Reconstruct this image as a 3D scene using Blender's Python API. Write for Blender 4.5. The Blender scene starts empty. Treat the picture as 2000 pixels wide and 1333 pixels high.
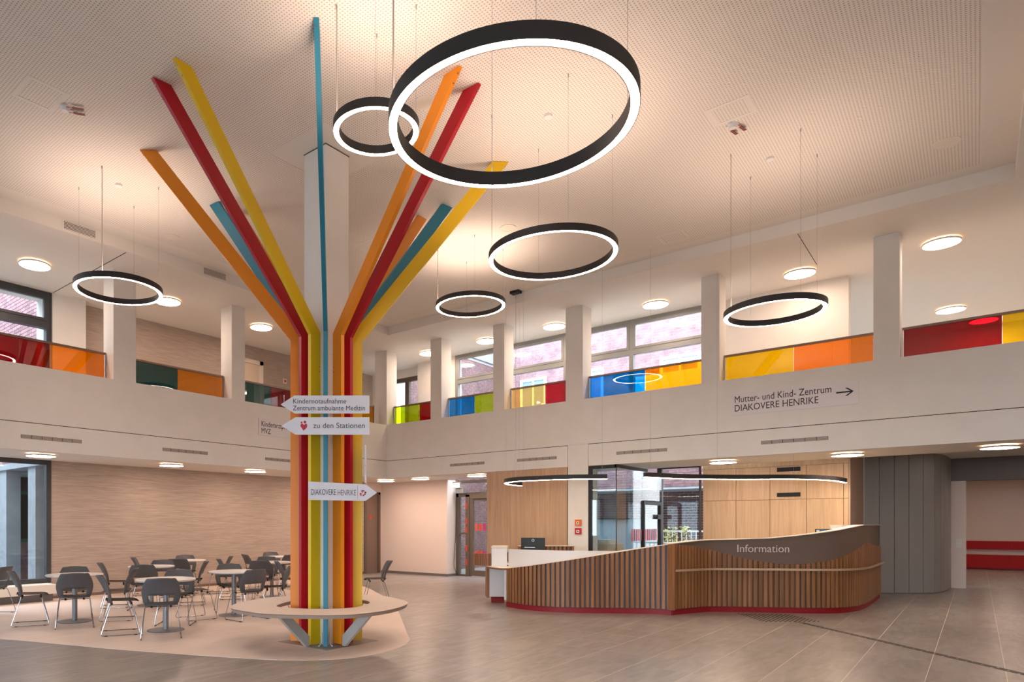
import bpy, bmesh, math, random
from mathutils import Vector, Matrix
random.seed(7)
S = bpy.context.scene
COL = S.collection
PI = math.pi

# ------------------------------------------------------------------ camera
cam_d = bpy.data.cameras.new('camera')
cam_d.sensor_width = 36.0
cam_d.sensor_fit = 'HORIZONTAL'
cam_d.lens = 1302.0 / 2000.0 * 36.0
cam_d.shift_x = (1000.0 - 760.0) / 2000.0
cam_d.shift_y = (1025.0 - 666.5) / 2000.0
cam_d.clip_start = 0.05
cam = bpy.data.objects.new('camera', cam_d)
COL.objects.link(cam)
cam.location = (0, 0, 1.5)
cam.rotation_euler = (PI / 2, 0, -math.atan2(1475.0, 1302.0))
S.camera = cam

# ------------------------------------------------------------------ world, exposure
wd = bpy.data.worlds.new('sky')
S.world = wd
wd.use_nodes = True
bg = wd.node_tree.nodes['Background']
bg.inputs[0].default_value = (0.78, 0.89, 1.0, 1)
bg.inputs[1].default_value = 6.5
S.view_settings.view_transform = 'Standard'
S.view_settings.look = 'None'
S.view_settings.gamma = 1.0
S.view_settings.use_curve_mapping = False
S.view_settings.exposure = 1.0
S.cycles.max_bounces = 8
S.cycles.diffuse_bounces = 5
S.cycles.transparent_max_bounces = 16
S.cycles.sample_clamp_indirect = 8.0
S.cycles.caustics_reflective = False
S.cycles.caustics_refractive = False

RING_LIGHT = 30.0      # radiance of the pendant rings
DISC_LIGHT = 24.0      # radiance of the flush ceiling lamps
WARM = (1.0, 0.74, 0.585)
WARM2 = (1.0, 0.745, 0.59)

# camera basis on the floor (only used to turn measured bearings into plan positions)
FX, FY = 0.7497043, 0.6617729
RX, RY = FY, -FX
def plan(x, d):
    """plan position at lateral offset x and distance d from where the photographer stood"""
    return (d * FX + x * RX, d * FY + x * RY)
def bearing(px, d):
    return plan((px - 760.0) / 1302.0 * d, d)

# ------------------------------------------------------------------ materials
def srgb(r, g, b):
    f = lambda c: (c / 255 / 12.92) if c / 255 <= 0.04045 else ((c / 255 + 0.055) / 1.055) ** 2.4
    return (f(r), f(g), f(b), 1)

def mat(name, rgb, rough=0.5, metal=0.0, spec=0.5, trans=None, emit=None, estr=0):
    m = bpy.data.materials.new(name)
    m.use_nodes = True
    p = m.node_tree.nodes['Principled BSDF']
    p.inputs['Base Color'].default_value = srgb(*rgb)
    p.inputs['Roughness'].default_value = rough
    p.inputs['Metallic'].default_value = metal
    p.inputs['Specular IOR Level'].default_value = spec
    if emit:
        p.inputs['Emission Color'].default_value = (*emit, 1)
        p.inputs['Emission Strength'].default_value = estr
    return m

def N(m, t, **kw):
    n = m.node_tree.nodes.new(t)
    for k, v in kw.items():
        setattr(n, k, v)
    return n
def L(m, a, b):
    m.node_tree.links.new(a, b)
def P(m):
    return m.node_tree.nodes['Principled BSDF']

def coords(m, scale=(1, 1, 1), rot=(0, 0, 0)):
    tc = N(m, 'ShaderNodeTexCoord')
    mp = N(m, 'ShaderNodeMapping')
    mp.inputs['Scale'].default_value = scale
    mp.inputs['Rotation'].default_value = rot
    L(m, tc.outputs['Object'], mp.inputs['Vector'])
    return mp.outputs['Vector']

def noisy(name, c1, c2, scale, nscale=1.0, rough=0.5, detail=4, bump=0.0, lo=0.3, hi=0.7, rnd=0.0, spec=0.5, distort=0.0, rot=(0, 0, 0)):
    m = mat(name, c1, rough, spec=spec)
    v = coords(m, scale, rot)
    nt = N(m, 'ShaderNodeTexNoise')
    nt.inputs['Scale'].default_value = nscale
    nt.inputs['Detail'].default_value = detail
    nt.inputs['Distortion'].default_value = distort
    if rnd:
        oi = N(m, 'ShaderNodeObjectInfo')
        ad = N(m, 'ShaderNodeVectorMath', operation='MULTIPLY_ADD')
        cb = N(m, 'ShaderNodeCombineXYZ')
        for i in range(3):
            L(m, oi.outputs['Random'], cb.inputs[i])
        ad.inputs[1].default_value = (37, 23, 51)
        L(m, cb.outputs[0], ad.inputs[0])
        L(m, v, ad.inputs[2])
        v = ad.outputs[0]
    L(m, v, nt.inputs['Vector'])
    cr = N(m, 'ShaderNodeValToRGB')
    cr.color_ramp.elements[0].position = lo
    cr.color_ramp.elements[1].position = hi
    cr.color_ramp.elements[0].color = srgb(*c1)
    cr.color_ramp.elements[1].color = srgb(*c2)
    L(m, nt.outputs['Fac'], cr.inputs['Fac'])
    out = cr.outputs['Color']
    if rnd:
        mx = N(m, 'ShaderNodeMixRGB', blend_type='MULTIPLY')
        mx.inputs['Fac'].default_value = 1.0
        mr = N(m, 'ShaderNodeMapRange')
        mr.inputs['To Min'].default_value = 1.0 - rnd
        mr.inputs['To Max'].default_value = 1.0 + rnd * 0.6
        L(m, oi.outputs['Random'], mr.inputs['Value'])
        L(m, out, mx.inputs['Color1'])
        L(m, mr.outputs[0], mx.inputs['Color2'])
        out = mx.outputs['Color']
    L(m, out, P(m).inputs['Base Color'])
    if bump:
        b = N(m, 'ShaderNodeBump')
        b.inputs['Strength'].default_value = bump
        b.inputs['Distance'].default_value = 0.004
        L(m, nt.outputs['Fac'], b.inputs['Height'])
        L(m, b.outputs['Normal'], P(m).inputs['Normal'])
    return m

def emitter(name, rgb, strength):
    m = bpy.data.materials.new(name)
    m.use_nodes = True
    nt = m.node_tree
    nt.nodes.clear()
    e = nt.nodes.new('ShaderNodeEmission')
    e.inputs[0].default_value = (*rgb, 1)
    e.inputs[1].default_value = strength
    o = nt.nodes.new('ShaderNodeOutputMaterial')
    nt.links.new(e.outputs[0], o.inputs[0])
    return m

def glass(name, tint=(1, 1, 1), gloss=0.08, rough=0.0, frost=0.0, frost_rgb=(0.8, 0.85, 0.9)):
    """thin sheet of glass: tinted see-through, Fresnel reflection, optional frosting"""
    m = bpy.data.materials.new(name)
    m.use_nodes = True
    nt = m.node_tree
    nt.nodes.clear()
    t = nt.nodes.new('ShaderNodeBsdfTransparent')
    t.inputs[0].default_value = (*tint, 1)
    g = nt.nodes.new('ShaderNodeBsdfGlossy')
    g.inputs['Roughness'].default_value = rough
    g.inputs['Color'].default_value = (1, 1, 1, 1)
    lw = nt.nodes.new('ShaderNodeLayerWeight')
    pw = nt.nodes.new('ShaderNodeMath')
    pw.operation = 'POWER'
    pw.inputs[1].default_value = 5.0
    nt.links.new(lw.outputs['Facing'], pw.inputs[0])
    mr = nt.nodes.new('ShaderNodeMath')      # Schlick: f0 + (1 - f0) (1 - cos)^5
    mr.operation = 'MULTIPLY_ADD'
    mr.inputs[1].default_value = 0.75
    mr.inputs[2].default_value = gloss * 0.5
    mr.use_clamp = True
    nt.links.new(pw.outputs[0], mr.inputs[0])
    base = t.outputs[0]
    if frost:
        d = nt.nodes.new('ShaderNodeBsdfTranslucent')
        d.inputs[0].default_value = (*frost_rgb, 1)
        df = nt.nodes.new('ShaderNodeBsdfDiffuse')
        df.inputs[0].default_value = (*frost_rgb, 1)
        md = nt.nodes.new('ShaderNodeMixShader')
        md.inputs[0].default_value = 0.4
        nt.links.new(d.outputs[0], md.inputs[1])
        nt.links.new(df.outputs[0], md.inputs[2])
        mf = nt.nodes.new('ShaderNodeMixShader')
        mf.inputs[0].default_value = frost
        nt.links.new(t.outputs[0], mf.inputs[1])
        nt.links.new(md.outputs[0], mf.inputs[2])
        base = mf.outputs[0]
    mx = nt.nodes.new('ShaderNodeMixShader')
    nt.links.new(mr.outputs[0], mx.inputs[0])
    nt.links.new(base, mx.inputs[1])
    nt.links.new(g.outputs[0], mx.inputs[2])
    o = nt.nodes.new('ShaderNodeOutputMaterial')
    nt.links.new(mx.outputs[0], o.inputs[0])
    return m

M = {}
M['white'] = noisy('white_plaster', (226, 221, 214), (231, 226, 219), (1, 1, 1), 3.0, rough=0.85, spec=0.2)
M['ceil'] = mat('white_ceiling', (228, 222, 214), 0.9, spec=0.2)
M['seam'] = mat('dark_joint', (70, 64, 60), 0.9)
M['white_gloss'] = mat('white_lacquer', (228, 226, 226), 0.35)
M['offwhite'] = mat('cream_laminate', (226, 216, 202), 0.5)
M['black'] = mat('black_metal', (20, 20, 21), 0.5)
M['ring'] = mat('anthracite_powder_coat', (38, 36, 37), 0.55)
M['frame'] = mat('grey_window_frame', (146, 147, 144), 0.45, metal=0.1)
M['frame_dark'] = mat('dark_window_frame', (66, 68, 72), 0.45, metal=0.2)
M['frame_bronze'] = mat('bronze_door_frame', (112, 100, 88), 0.4, metal=0.4)
M['chrome'] = mat('chrome_tube', (176, 176, 182), 0.22, metal=1.0)
M['steel'] = mat('brushed_steel', (170, 172, 175), 0.32, metal=0.9)
M['rail_gold'] = mat('pale_brass_rail', (222, 196, 164), 0.3, metal=0.6)
M['rail'] = mat('handrail_bronze', (140, 118, 104), 0.35, metal=0.5)
M['table_leg'] = mat('silver_grey_paint', (134, 137, 142), 0.4, metal=0.4)
M['chair'] = noisy('grey_chair_shell', (84, 84, 88), (92, 91, 94), (1, 1, 1), 60, rough=0.55)
M['chair_seat'] = noisy('taupe_seat_pad', (100, 92, 84), (112, 103, 94), (1, 1, 1), 90, rough=0.9, bump=0.2)
M['return'] = mat('brown_laminate', (178, 150, 128), 0.5)
M['rubber'] = mat('black_rubber', (22, 22, 22), 0.7)
M['red_paint'] = mat('red_plinth', (142, 4, 22), 0.5)
M['red_seat'] = noisy('red_upholstery', (168, 0, 12), (182, 6, 20), (1, 1, 1), 40, rough=0.7)
M['taupe'] = mat('taupe_laminate', (112, 92, 80), 0.5)
M['screen'] = mat('screen_blue', (60, 120, 190), 0.2)
M['brass_text'] = mat('sign_text_anthracite', (52, 46, 52), 0.6)
M['ink'] = mat('sign_text_slate', (62, 66, 86), 0.6)
M['ink_thin'] = mat('sign_text_grey', (108, 100, 106), 0.6)
M['logo_red'] = mat('logo_red', (186, 32, 60), 0.5)
M['logo_dark'] = mat('logo_maroon', (110, 20, 50), 0.5)
M['sign'] = mat('white_sign_board', (214, 216, 226), 0.5)
M['sign2'] = mat('pale_grey_sign', (226, 220, 220), 0.5)
M['light_text'] = mat('light_lettering', (226, 214, 206), 0.5)
M['conc'] = noisy('concrete', (150, 155, 160), (168, 172, 176), (1, 1, 1), 4, rough=0.85)
M['paving'] = noisy('courtyard_paving', (120, 122, 126), (146, 146, 148), (1, 1, 1), 2, rough=0.9)
M['mortar'] = mat('pale_mortar', (190, 192, 202), 0.95)
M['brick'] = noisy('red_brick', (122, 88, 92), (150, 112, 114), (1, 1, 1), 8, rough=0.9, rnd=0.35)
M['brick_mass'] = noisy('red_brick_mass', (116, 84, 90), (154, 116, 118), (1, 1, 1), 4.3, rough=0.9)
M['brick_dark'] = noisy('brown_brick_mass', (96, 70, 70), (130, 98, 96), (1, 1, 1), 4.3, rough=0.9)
M['green'] = mat('green_painted_timber', (26, 84, 44), 0.6)
M['dark'] = mat('painted_passage_shade', (20, 22, 24), 0.9)
M['leaf'] = noisy('shrub_leaf', (120, 132, 62), (176, 172, 96), (1, 1, 1), 20, rough=0.7)
M['orange_box'] = mat('orange_alarm', (230, 110, 30), 0.45)
M['red_box'] = mat('red_alarm', (190, 20, 32), 0.45)
M['plant_stem'] = mat('shrub_stem', (90, 74, 50), 0.8)
M['f_orange'] = mat('fin_orange', (238, 142, 22), 0.42)
M['f_red'] = mat('fin_red', (176, 8, 34), 0.42)
M['f_yellow'] = mat('fin_yellow', (226, 184, 0), 0.42)
M['f_blue'] = mat('fin_blue', (24, 122, 150), 0.42)
M['bench'] = noisy('pale_bench_laminate', (216, 202, 190), (222, 209, 198), (1, 1, 1), 30, rough=0.5)
M['bench_edge'] = mat('bench_edge_taupe', (168, 146, 132), 0.6)
M['strut'] = noisy('light_grey_strut', (186, 182, 176), (194, 190, 184), (1, 1, 1), 20, rough=0.5)
M['brown_door'] = mat('brown_door_leaf', (124, 102, 90), 0.5)
M['door_cream'] = mat('cream_door_leaf', (222, 200, 176), 0.5)
M['tactile'] = mat('dark_tactile_strip', (70, 62, 58), 0.5, metal=0.3)
M['stripe_a'] = mat('stripe_coral', (226, 84, 70), 0.5)
M['stripe_b'] = mat('stripe_magenta', (196, 40, 110), 0.5)
M['stripe_c'] = mat('stripe_plum', (140, 30, 80), 0.5)
M['tag_brown'] = mat('brown_tag', (120, 60, 52), 0.6)
M['safety'] = mat('orange_red_marking', (214, 66, 36), 0.5)
M['vent_dark'] = mat('vent_shadow', (38, 34, 32), 0.8)
M['vent_mid'] = mat('vent_backing', (96, 86, 80), 0.8)
M['vent_grille'] = mat('vent_grille_taupe', (186, 174, 164), 0.5)
M['facade_glass'] = mat('facade_glass', (120, 140, 158), 0.1)
M['panel_grey'] = mat('grey_metal_panel', (150, 145, 142), 0.34, metal=0.1)
M['wall_pink'] = mat('warm_plaster', (226, 208, 196), 0.85, spec=0.2)
M['lintel'] = mat('grey_lintel', (112, 104, 102), 0.7)
M['oak'] = noisy('light_oak', (212, 180, 144), (192, 158, 122), (14, 14, 0.7), 1.0, rough=0.5, detail=8, distort=1.5, rnd=0.06)
M['oak_warm'] = noisy('warm_oak_cladding', (202, 166, 134), (178, 142, 112), (16, 16, 0.6), 1.0, rough=0.5, detail=8, distort=1.5)
M['slat'] = noisy('oak_slat', (166, 116, 74), (134, 86, 52), (30, 30, 1.2), 1.0, rough=0.5, detail=6, rnd=0.16)
M['slat_back'] = mat('slat_backing_grey', (92, 88, 92), 0.6)
M['tile'] = noisy('stone_tile', (160, 154, 149), (136, 130, 126), (1.2, 7.0, 1), 1.0, rough=0.30, detail=9, distort=1.2, lo=0.35, hi=0.65, rnd=0.05)
M['tile_mass'] = noisy('stone_tile_far', (160, 154, 149), (136, 130, 126), (1.2, 7.0, 1), 1.0, rough=0.30, detail=9, distort=1.2, lo=0.35, hi=0.65)
M['grout'] = mat('pale_grout', (226, 216, 204), 0.8)
M['vinyl'] = noisy('beige_wood_vinyl', (232, 215, 203), (218, 199, 186), (1.2, 26, 1), 1.0, rough=0.5, detail=6, rot=(0, 0, 0.1))
M['grass'] = noisy('woven_wallcovering', (192, 173, 159), (160, 142, 130), (2.6, 2.6, 150), 1.0, rough=0.8, detail=5, lo=0.35, hi=0.68, bump=0.25)

# perforated acoustic board: rows of small round holes
def perforated():
    m = mat('perforated_board', (228, 222, 214), 0.9, spec=0.2)
    v = coords(m, (1 / 0.033, 1 / 0.033, 1))
    sp = N(m, 'ShaderNodeSeparateXYZ')
    L(m, v, sp.inputs[0])
    sq = []
    for i in range(2):
        fr = N(m, 'ShaderNodeMath', operation='FRACT')
        L(m, sp.outputs[i], fr.inputs[0])
        sb = N(m, 'ShaderNodeMath', operation='SUBTRACT')
        sb.inputs[1].default_value = 0.5
        L(m, fr.outputs[0], sb.inputs[0])
        pw = N(m, 'ShaderNodeMath', operation='MULTIPLY')
        L(m, sb.outputs[0], pw.inputs[0])
        L(m, sb.outputs[0], pw.inputs[1])
        sq.append(pw)
    ad = N(m, 'ShaderNodeMath', operation='ADD')
    L(m, sq[0].outputs[0], ad.inputs[0])
    L(m, sq[1].outputs[0], ad.inputs[1])
    lt = N(m, 'ShaderNodeMath', operation='LESS_THAN')
    lt.inputs[1].default_value = 0.25 ** 2
    L(m, ad.outputs[0], lt.inputs[0])
    mx = N(m, 'ShaderNodeMixRGB')
    mx.inputs['Color1'].default_value = srgb(230, 224, 216)
    mx.inputs['Color2'].default_value = srgb(188, 175, 165)
    L(m, lt.outputs[0], mx.inputs['Fac'])
    L(m, mx.outputs[0], P(m).inputs['Base Color'])
    return m
M['perf'] = perforated()
M['ring_light'] = emitter('pendant_diffuser', WARM, RING_LIGHT)
M['ring_up'] = emitter('pendant_uplight', WARM, RING_LIGHT * 1.55)
M['disc_light'] = emitter('ceiling_lamp_diffuser', WARM2, DISC_LIGHT)
M['disc_halo'] = emitter('ceiling_lamp_backlight', (1.0, 0.58, 0.30), DISC_LIGHT * 0.22)
M['arc_light'] = emitter('desk_pendant_diffuser', (1.0, 0.78, 0.52), RING_LIGHT * 0.8)
M['exit'] = emitter('exit_sign_face', (0.9, 1.0, 1.0), 1.2)
M['pane'] = glass('window_glass', (0.93, 0.96, 0.97), 0.08)
M['office'] = glass('office_glass', (0.86, 0.93, 0.95), 0.10)
M['frosted'] = glass('frosted_film', (0.85, 0.92, 0.95), 0.05, rough=0.2, frost=0.8, frost_rgb=(0.5, 0.6, 0.66))
GLASSRGB = {'red': (0.52, 0.012, 0.04), 'orange': (1.0, 0.50, 0.03), 'teal': (0.10, 0.27, 0.28), 'amber': (0.85, 0.50, 0.02),
            'yellow': (1.0, 0.80, 0.02), 'lime': (0.62, 0.74, 0.03), 'blue': (0.01, 0.42, 0.74), 'peach': (0.95, 0.72, 0.36), 'crimson': (0.66, 0.04, 0.12)}
for k, c in GLASSRGB.items():
    M['g_' + k] = glass('glass_' + k, c, 0.11, frost=0.22, frost_rgb=tuple(min(0.9, x * 0.9 + 0.01) for x in c))

# ------------------------------------------------------------------ mesh helpers
class B:
    def __init__(self):
        self.v = []; self.f = []
    def add(self, vs, fs):
        o = len(self.v)
        self.v += [tuple(p) for p in vs]
        self.f += [tuple(i + o for i in f) for f in fs]
        return self
    def box(self, x0, x1, y0, y1, z0, z1):
        vs = [(x0, y0, z0), (x1, y0, z0), (x1, y1, z0), (x0, y1, z0), (x0, y0, z1), (x1, y0, z1), (x1, y1, z1), (x0, y1, z1)]
        return self.add(vs, [(0, 3, 2, 1), (4, 5, 6, 7), (0, 1, 5, 4), (1, 2, 6, 5), (2, 3, 7, 6), (3, 0, 4, 7)])
    def obox(self, c, u, v, w):
        """box centred at c with half-axes u, v, w"""
        c, u, v, w = Vector(c), Vector(u), Vector(v), Vector(w)
        if u.cross(v).dot(w) < 0:
            w = -w
        vs = [c - u - v - w, c + u - v - w, c + u + v - w, c - u + v - w, c - u - v + w, c + u - v + w, c + u + v + w, c - u + v + w]
        return self.add(vs, [(0, 3, 2, 1), (4, 5, 6, 7), (0, 1, 5, 4), (1, 2, 6, 5), (2, 3, 7, 6), (3, 0, 4, 7)])
    def prism(self, poly, z0, z1):
        n = len(poly)
        a = sum(poly[i][0] * poly[(i + 1) % n][1] - poly[(i + 1) % n][0] * poly[i][1] for i in range(n))
        if a < 0:
            poly = poly[::-1]
        vs = [(x, y, z0) for x, y in poly] + [(x, y, z1) for x, y in poly]
        fs = [tuple(range(n - 1, -1, -1)), tuple(range(n, 2 * n))]
        fs += [(i, (i + 1) % n, n + (i + 1) % n, n + i) for i in range(n)]
        return self.add(vs, fs)
    def plate(self, pts, nrm, t):
        """polygon pts (3D, planar) thickened by t along nrm"""
        n = len(pts)
        nv = Vector(nrm).normalized() * t
        a = [Vector(p) for p in pts]
        vs = a + [p + nv for p in a]
        fs = [tuple(range(n - 1, -1, -1)), tuple(range(n, 2 * n))]
        fs += [(i, (i + 1) % n, n + (i + 1) % n, n + i) for i in range(n)]
        return self.add(vs, fs)
    def cyl(self, c, r, z0, z1, n=24, r1=None):
        r1 = r if r1 is None else r1
        ps = [(math.cos(2 * PI * i / n), math.sin(2 * PI * i / n)) for i in range(n)]
        vs = [(c[0] + r * x, c[1] + r * y, z0) for x, y in ps] + [(c[0] + r1 * x, c[1] + r1 * y, z1) for x, y in ps]
        fs = [tuple(range(n - 1, -1, -1)), tuple(range(n, 2 * n))] + [(i, (i + 1) % n, n + (i + 1) % n, n + i) for i in range(n)]
        return self.add(vs, fs)
    def lathe(self, c, prof, n=48, closed=False):
        """prof: list of (r, z), revolved about the vertical through c"""
        k = len(prof)
        vs = []
        for i in range(n):
            a = 2 * PI * i / n
            vs += [(c[0] + r * math.cos(a), c[1] + r * math.sin(a), z) for r, z in prof]
        fs = []
        m = k if closed else k - 1
        for i in range(n):
            j = (i + 1) % n
            for q in range(m):
                q2 = (q + 1) % k
                fs.append((i * k + q, j * k + q, j * k + q2, i * k + q2))
        return self.add(vs, fs)
    def tube(self, path, r, n=8, closed=False):
        path = [Vector(p) for p in path]
        k = len(path)
        vs = []
        up = Vector((0, 0, 1))
        prev = None
        for i, p in enumerate(path):
            if closed:
                t = path[(i + 1) % k] - path[i - 1]
            else:
                t = (path[min(i + 1, k - 1)] - path[max(i - 1, 0)])
            t.normalize()
            if prev is None:
                a = up if abs(t.dot(up)) < 0.9 else Vector((1, 0, 0))
                prev = t.cross(a).normalized()
            else:
                prev = (prev - t * prev.dot(t)).normalized()
            q = t.cross(prev)
            vs += [p + (prev * math.cos(2 * PI * j / n) + q * math.sin(2 * PI * j / n)) * r for j in range(n)]
        fs = []
        for i in range(k if closed else k - 1):
            i2 = (i + 1) % k
            for j in range(n):
                j2 = (j + 1) % n
                fs.append((i * n + j, i * n + j2, i2 * n + j2, i2 * n + j))
        if not closed:
            fs.append(tuple(range(n - 1, -1, -1)))
            fs.append(tuple((k - 1) * n + j for j in range(n)))
        return self.add(vs, fs)
    def ribbon(self, path, w, z0, z1):
        """rectangular section swept along a plan path (x, y)"""
        k = len(path)
        L_, R_ = [], []
        for i in range(k):
            a = Vector(path[max(i - 1, 0)]); b = Vector(path[min(i + 1, k - 1)])
            t = (b - a).normalized()
            nn = Vector((-t.y, t.x)) * w / 2
            p = Vector(path[i])
            L_.append(p + nn); R_.append(p - nn)
        vs = []
        for i in range(k):
            vs += [(L_[i].x, L_[i].y, z0), (R_[i].x, R_[i].y, z0), (R_[i].x, R_[i].y, z1), (L_[i].x, L_[i].y, z1)]
        fs = [(0, 1, 2, 3), ((k - 1) * 4 + 3, (k - 1) * 4 + 2, (k - 1) * 4 + 1, (k - 1) * 4)]
        for i in range(k - 1):
            for j in range(4):
                j2 = (j + 1) % 4
                fs.append((i * 4 + j, (i + 1) * 4 + j, (i + 1) * 4 + j2, i * 4 + j2))
        return self.add(vs, fs)
    def mesh(self, name, m, off=(0, 0, 0), smooth=False):
        me = bpy.data.meshes.new(name)
        ox, oy, oz = off
        me.from_pydata([(x - ox, y - oy, z - oz) for x, y, z in self.v], [], self.f)
        bm = bmesh.new(); bm.from_mesh(me)
        bmesh.ops.recalc_face_normals(bm, faces=bm.faces)
        if smooth:
            for f in bm.faces:
                f.smooth = True
            for e in bm.edges:
                if len(e.link_faces) == 2 and e.calc_face_angle(0) > 0.6:
                    e.smooth = False
        bm.to_mesh(me); bm.free()
        if m is not None:
            me.materials.append(M[m] if isinstance(m, str) else m)
        me.update()
        return me

ORG = {}
def link(name, me, parent=None, loc=(0, 0, 0)):
    o = bpy.data.objects.new(name, me)
    COL.objects.link(o)
    o.location = loc
    if parent is not None:
        o.parent = parent
    return o
def org(o):
    v = Vector((0, 0, 0))
    while o is not None:
        v = v + o.location
        o = o.parent
    return v
def obj(name, b, m, parent=None, smooth=False, local=False, label=None):
    """link builder b as one mesh; vertices are in room coordinates unless local"""
    off = (0, 0, 0)
    if parent is not None and not local:
        w = org(parent)
        off = (w.x, w.y, w.z)
    o = link(name, b.mesh(name, m, off, smooth), parent)
    if label:
        o['label'] = label
    return o
def tag(o, label, cat, group=None, kind=None):
    if label: o['label'] = label
    if cat: o['category'] = cat
    if group: o['group'] = group
    if kind: o['kind'] = kind
    return o
def thing(name, label, cat, loc=(0, 0, 0), group=None, rz=0.0, kind=None):
    o = bpy.data.objects.new(name, None)
    COL.objects.link(o)
    o.empty_display_size = 0.1
    o.location = loc
    o.rotation_euler = (0, 0, rz)
    return tag(o, label, cat, group, kind)
def struct(name, b, m, label=None, cat=None, smooth=False):
    o = obj(name, b, m, None, smooth)
    return tag(o, label, cat, kind='structure')
def dup(root, loc, rz, label):
    r = root.copy(); COL.objects.link(r)
    r.location = loc; r.rotation_euler = (0, 0, rz); r['label'] = label
    for ch in root.children:
        c = ch.copy(); COL.objects.link(c); c.parent = r
        for g in ch.children:
            d = g.copy(); COL.objects.link(d); d.parent = c
    return r
def glyphs(body, size, m):
    cu = bpy.data.curves.new('lettering', 'FONT')
    cu.body = body
    cu.size = size
    cu.extrude = 0.0008
    cu.resolution_u = 4
    o = bpy.data.objects.new('lettering', cu)
    COL.objects.link(o)
    me = bpy.data.meshes.new_from_object(o.evaluated_get(bpy.context.evaluated_depsgraph_get()))
    bpy.data.objects.remove(o)
    me.materials.clear()
    me.materials.append(M[m])
    return me, max(v.co.x for v in me.vertices)
def text(name, body, size, origin, u, v, m, parent, squeeze=1.0, lift=0.0015):
    """flat lettering, one part per word: baseline direction u, up direction v, in room coordinates"""
    u = Vector(u).normalized(); v = Vector(v).normalized(); w = u.cross(v)
    words = body.split(' ')
    for k in range(len(words)):
        me, wd_ = glyphs(words[k], size, m)
        x0 = glyphs(' '.join(words[:k + 1]), size, m)[1] - wd_ if k else 0.0
        p = Vector(origin) + u * (x0 * squeeze) + w * lift - org(parent)
        me.transform(Matrix(((u.x * squeeze, v.x, w.x, p.x), (u.y * squeeze, v.y, w.y, p.y), (u.z * squeeze, v.z, w.z, p.z), (0, 0, 0, 1))))
        link(name, me, parent)
def catmull(pts, n=8, closed=False):
    k = len(pts)
    out = []
    rng = range(k) if closed else range(k - 1)
    g = (lambda i: pts[i % k]) if closed else (lambda i: pts[max(0, min(k - 1, i))])
    for i in rng:
        p0, p1, p2, p3 = (Vector(g(j)) for j in (i - 1, i, i + 1, i + 2))
        for s in range(n):
            t = s / n
            q = 0.5 * ((2 * p1) + (p2 - p0) * t + (2 * p0 - 5 * p1 + 4 * p2 - p3) * t * t + (3 * p1 - p0 - 3 * p2 + p3) * t ** 3)
            out.append(tuple(q))
    if not closed:
        out.append(tuple(pts[-1]))
    return out
def resample(path, step):
    """points every `step` along a plan polyline, with unit tangents"""
    out = []
    need = 0.0
    for a, b in zip(path[:-1], path[1:]):
        a, b = Vector(a), Vector(b)
        l = (b - a).length
        if l < 1e-9:
            continue
        t = (b - a) / l
        while need <= l:
            out.append((a + t * need, t))
            need += step
        need -= l
    return out
# ------------------------------------------------------------------ measured levels of the hall
ZC, ZG = 6.22, 6.02            # main ceiling, lower ceiling over the gallery
XS, YS = 11.92, 10.55          # edge of the raised ceiling
X0, Y0 = 12.92, 11.49          # hall faces of the two parapets
ZP, ZSEAM, ZSILL = 2.70, 3.147, 4.08
ZSOF = 2.785
XA, YA = -6.0, -8.0            # hall sides behind the photographer
WALLZ = 6.45

# ------------------------------------------------------------------ floor
b = B().box(XA, 31.0, YA, 14.3, -0.25, -0.0008)
floor = struct('floor', b, 'grout', 'hall floor of large grey stone tiles with pale joints', 'floor')
TX0, TY0, TP = 2.89, -0.215, 0.5935
vinyl_edge = [(1.2, 14.0), (1.9, 12.6), (3.17, 9.59), (3.89, 7.59), (4.55, 6.08), (4.81, 5.66), (5.12, 5.36), (5.52, 5.22), (5.90, 5.21), (6.33, 5.33),
              (6.68, 5.54), (6.95, 5.80), (7.69, 6.50), (8.69, 7.46), (9.51, 8.30), (10.31, 9.25), (10.82, 9.93), (11.61, 11.04), (13.2, 14.0)]
vin = catmull(vinyl_edge, 6)
def inside(p, poly):
    x, y = p; c = False; n = len(poly)
    for i in range(n):
        x1, y1 = poly[i]; x2, y2 = poly[(i + 1) % n]
        if (y1 > y) != (y2 > y) and x < (x2 - x1) * (y - y1) / (y2 - y1) + x1:
            c = not c
    return c
tile_me = B().box(-TP / 2 + 0.0012, TP / 2 - 0.0012, -TP / 2 + 0.003, TP / 2 - 0.003, -0.003, 0.0).mesh('floor_tile', 'tile')
seen, rest = [], []
i0, i1 = int((XA - TX0) / TP) - 1, int((31 - TX0) / TP) + 1
j0, j1 = int((YA - TY0) / TP) - 1, int((14.3 - TY0) / TP) + 1
for i in range(i0, i1):
    for j in range(j0, j1):
        x, y = TX0 + (i + 0.5) * TP, TY0 + (j + 0.5) * TP
        if not (XA < x < 31 and YA < y < 14.2):
            continue
        d = x * FX + y * FY
        lat = x * RX + y * RY
        vis = False
        if d > 3.5:
            px = 760 + 1302 * lat / d; py = 1025 + 1302 * 1.5 / d
            vis = -60 < px < 2060 and py < 1390
        corners = [(x + a * TP / 2, y + c * TP / 2) for a in (-1, 1) for c in (-1, 1)]
        under = all(inside(p, vin) for p in corners)
        hidden = (x > 11.4 and 1.9 < y < 6.6 and x > 14.2) or (x > 13 and 6 < y < 9)
        (seen if vis and not under and not hidden else rest).append((d, x, y))
seen.sort()
for d, x, y in seen[:300]:
    link('floor_tile', tile_me, floor, (x, y, 0))
b = B()
for d, x, y in seen[300:] + rest:
    h = TP / 2 - 0.003
    b.box(x - h, x + h, y - h, y + h, -0.003, 0.0)
o = obj('floor_tiles_far', b, 'tile_mass', floor)
o['kind'] = 'stuff'
b = B().prism(vin, 0.0002, 0.003)
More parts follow.
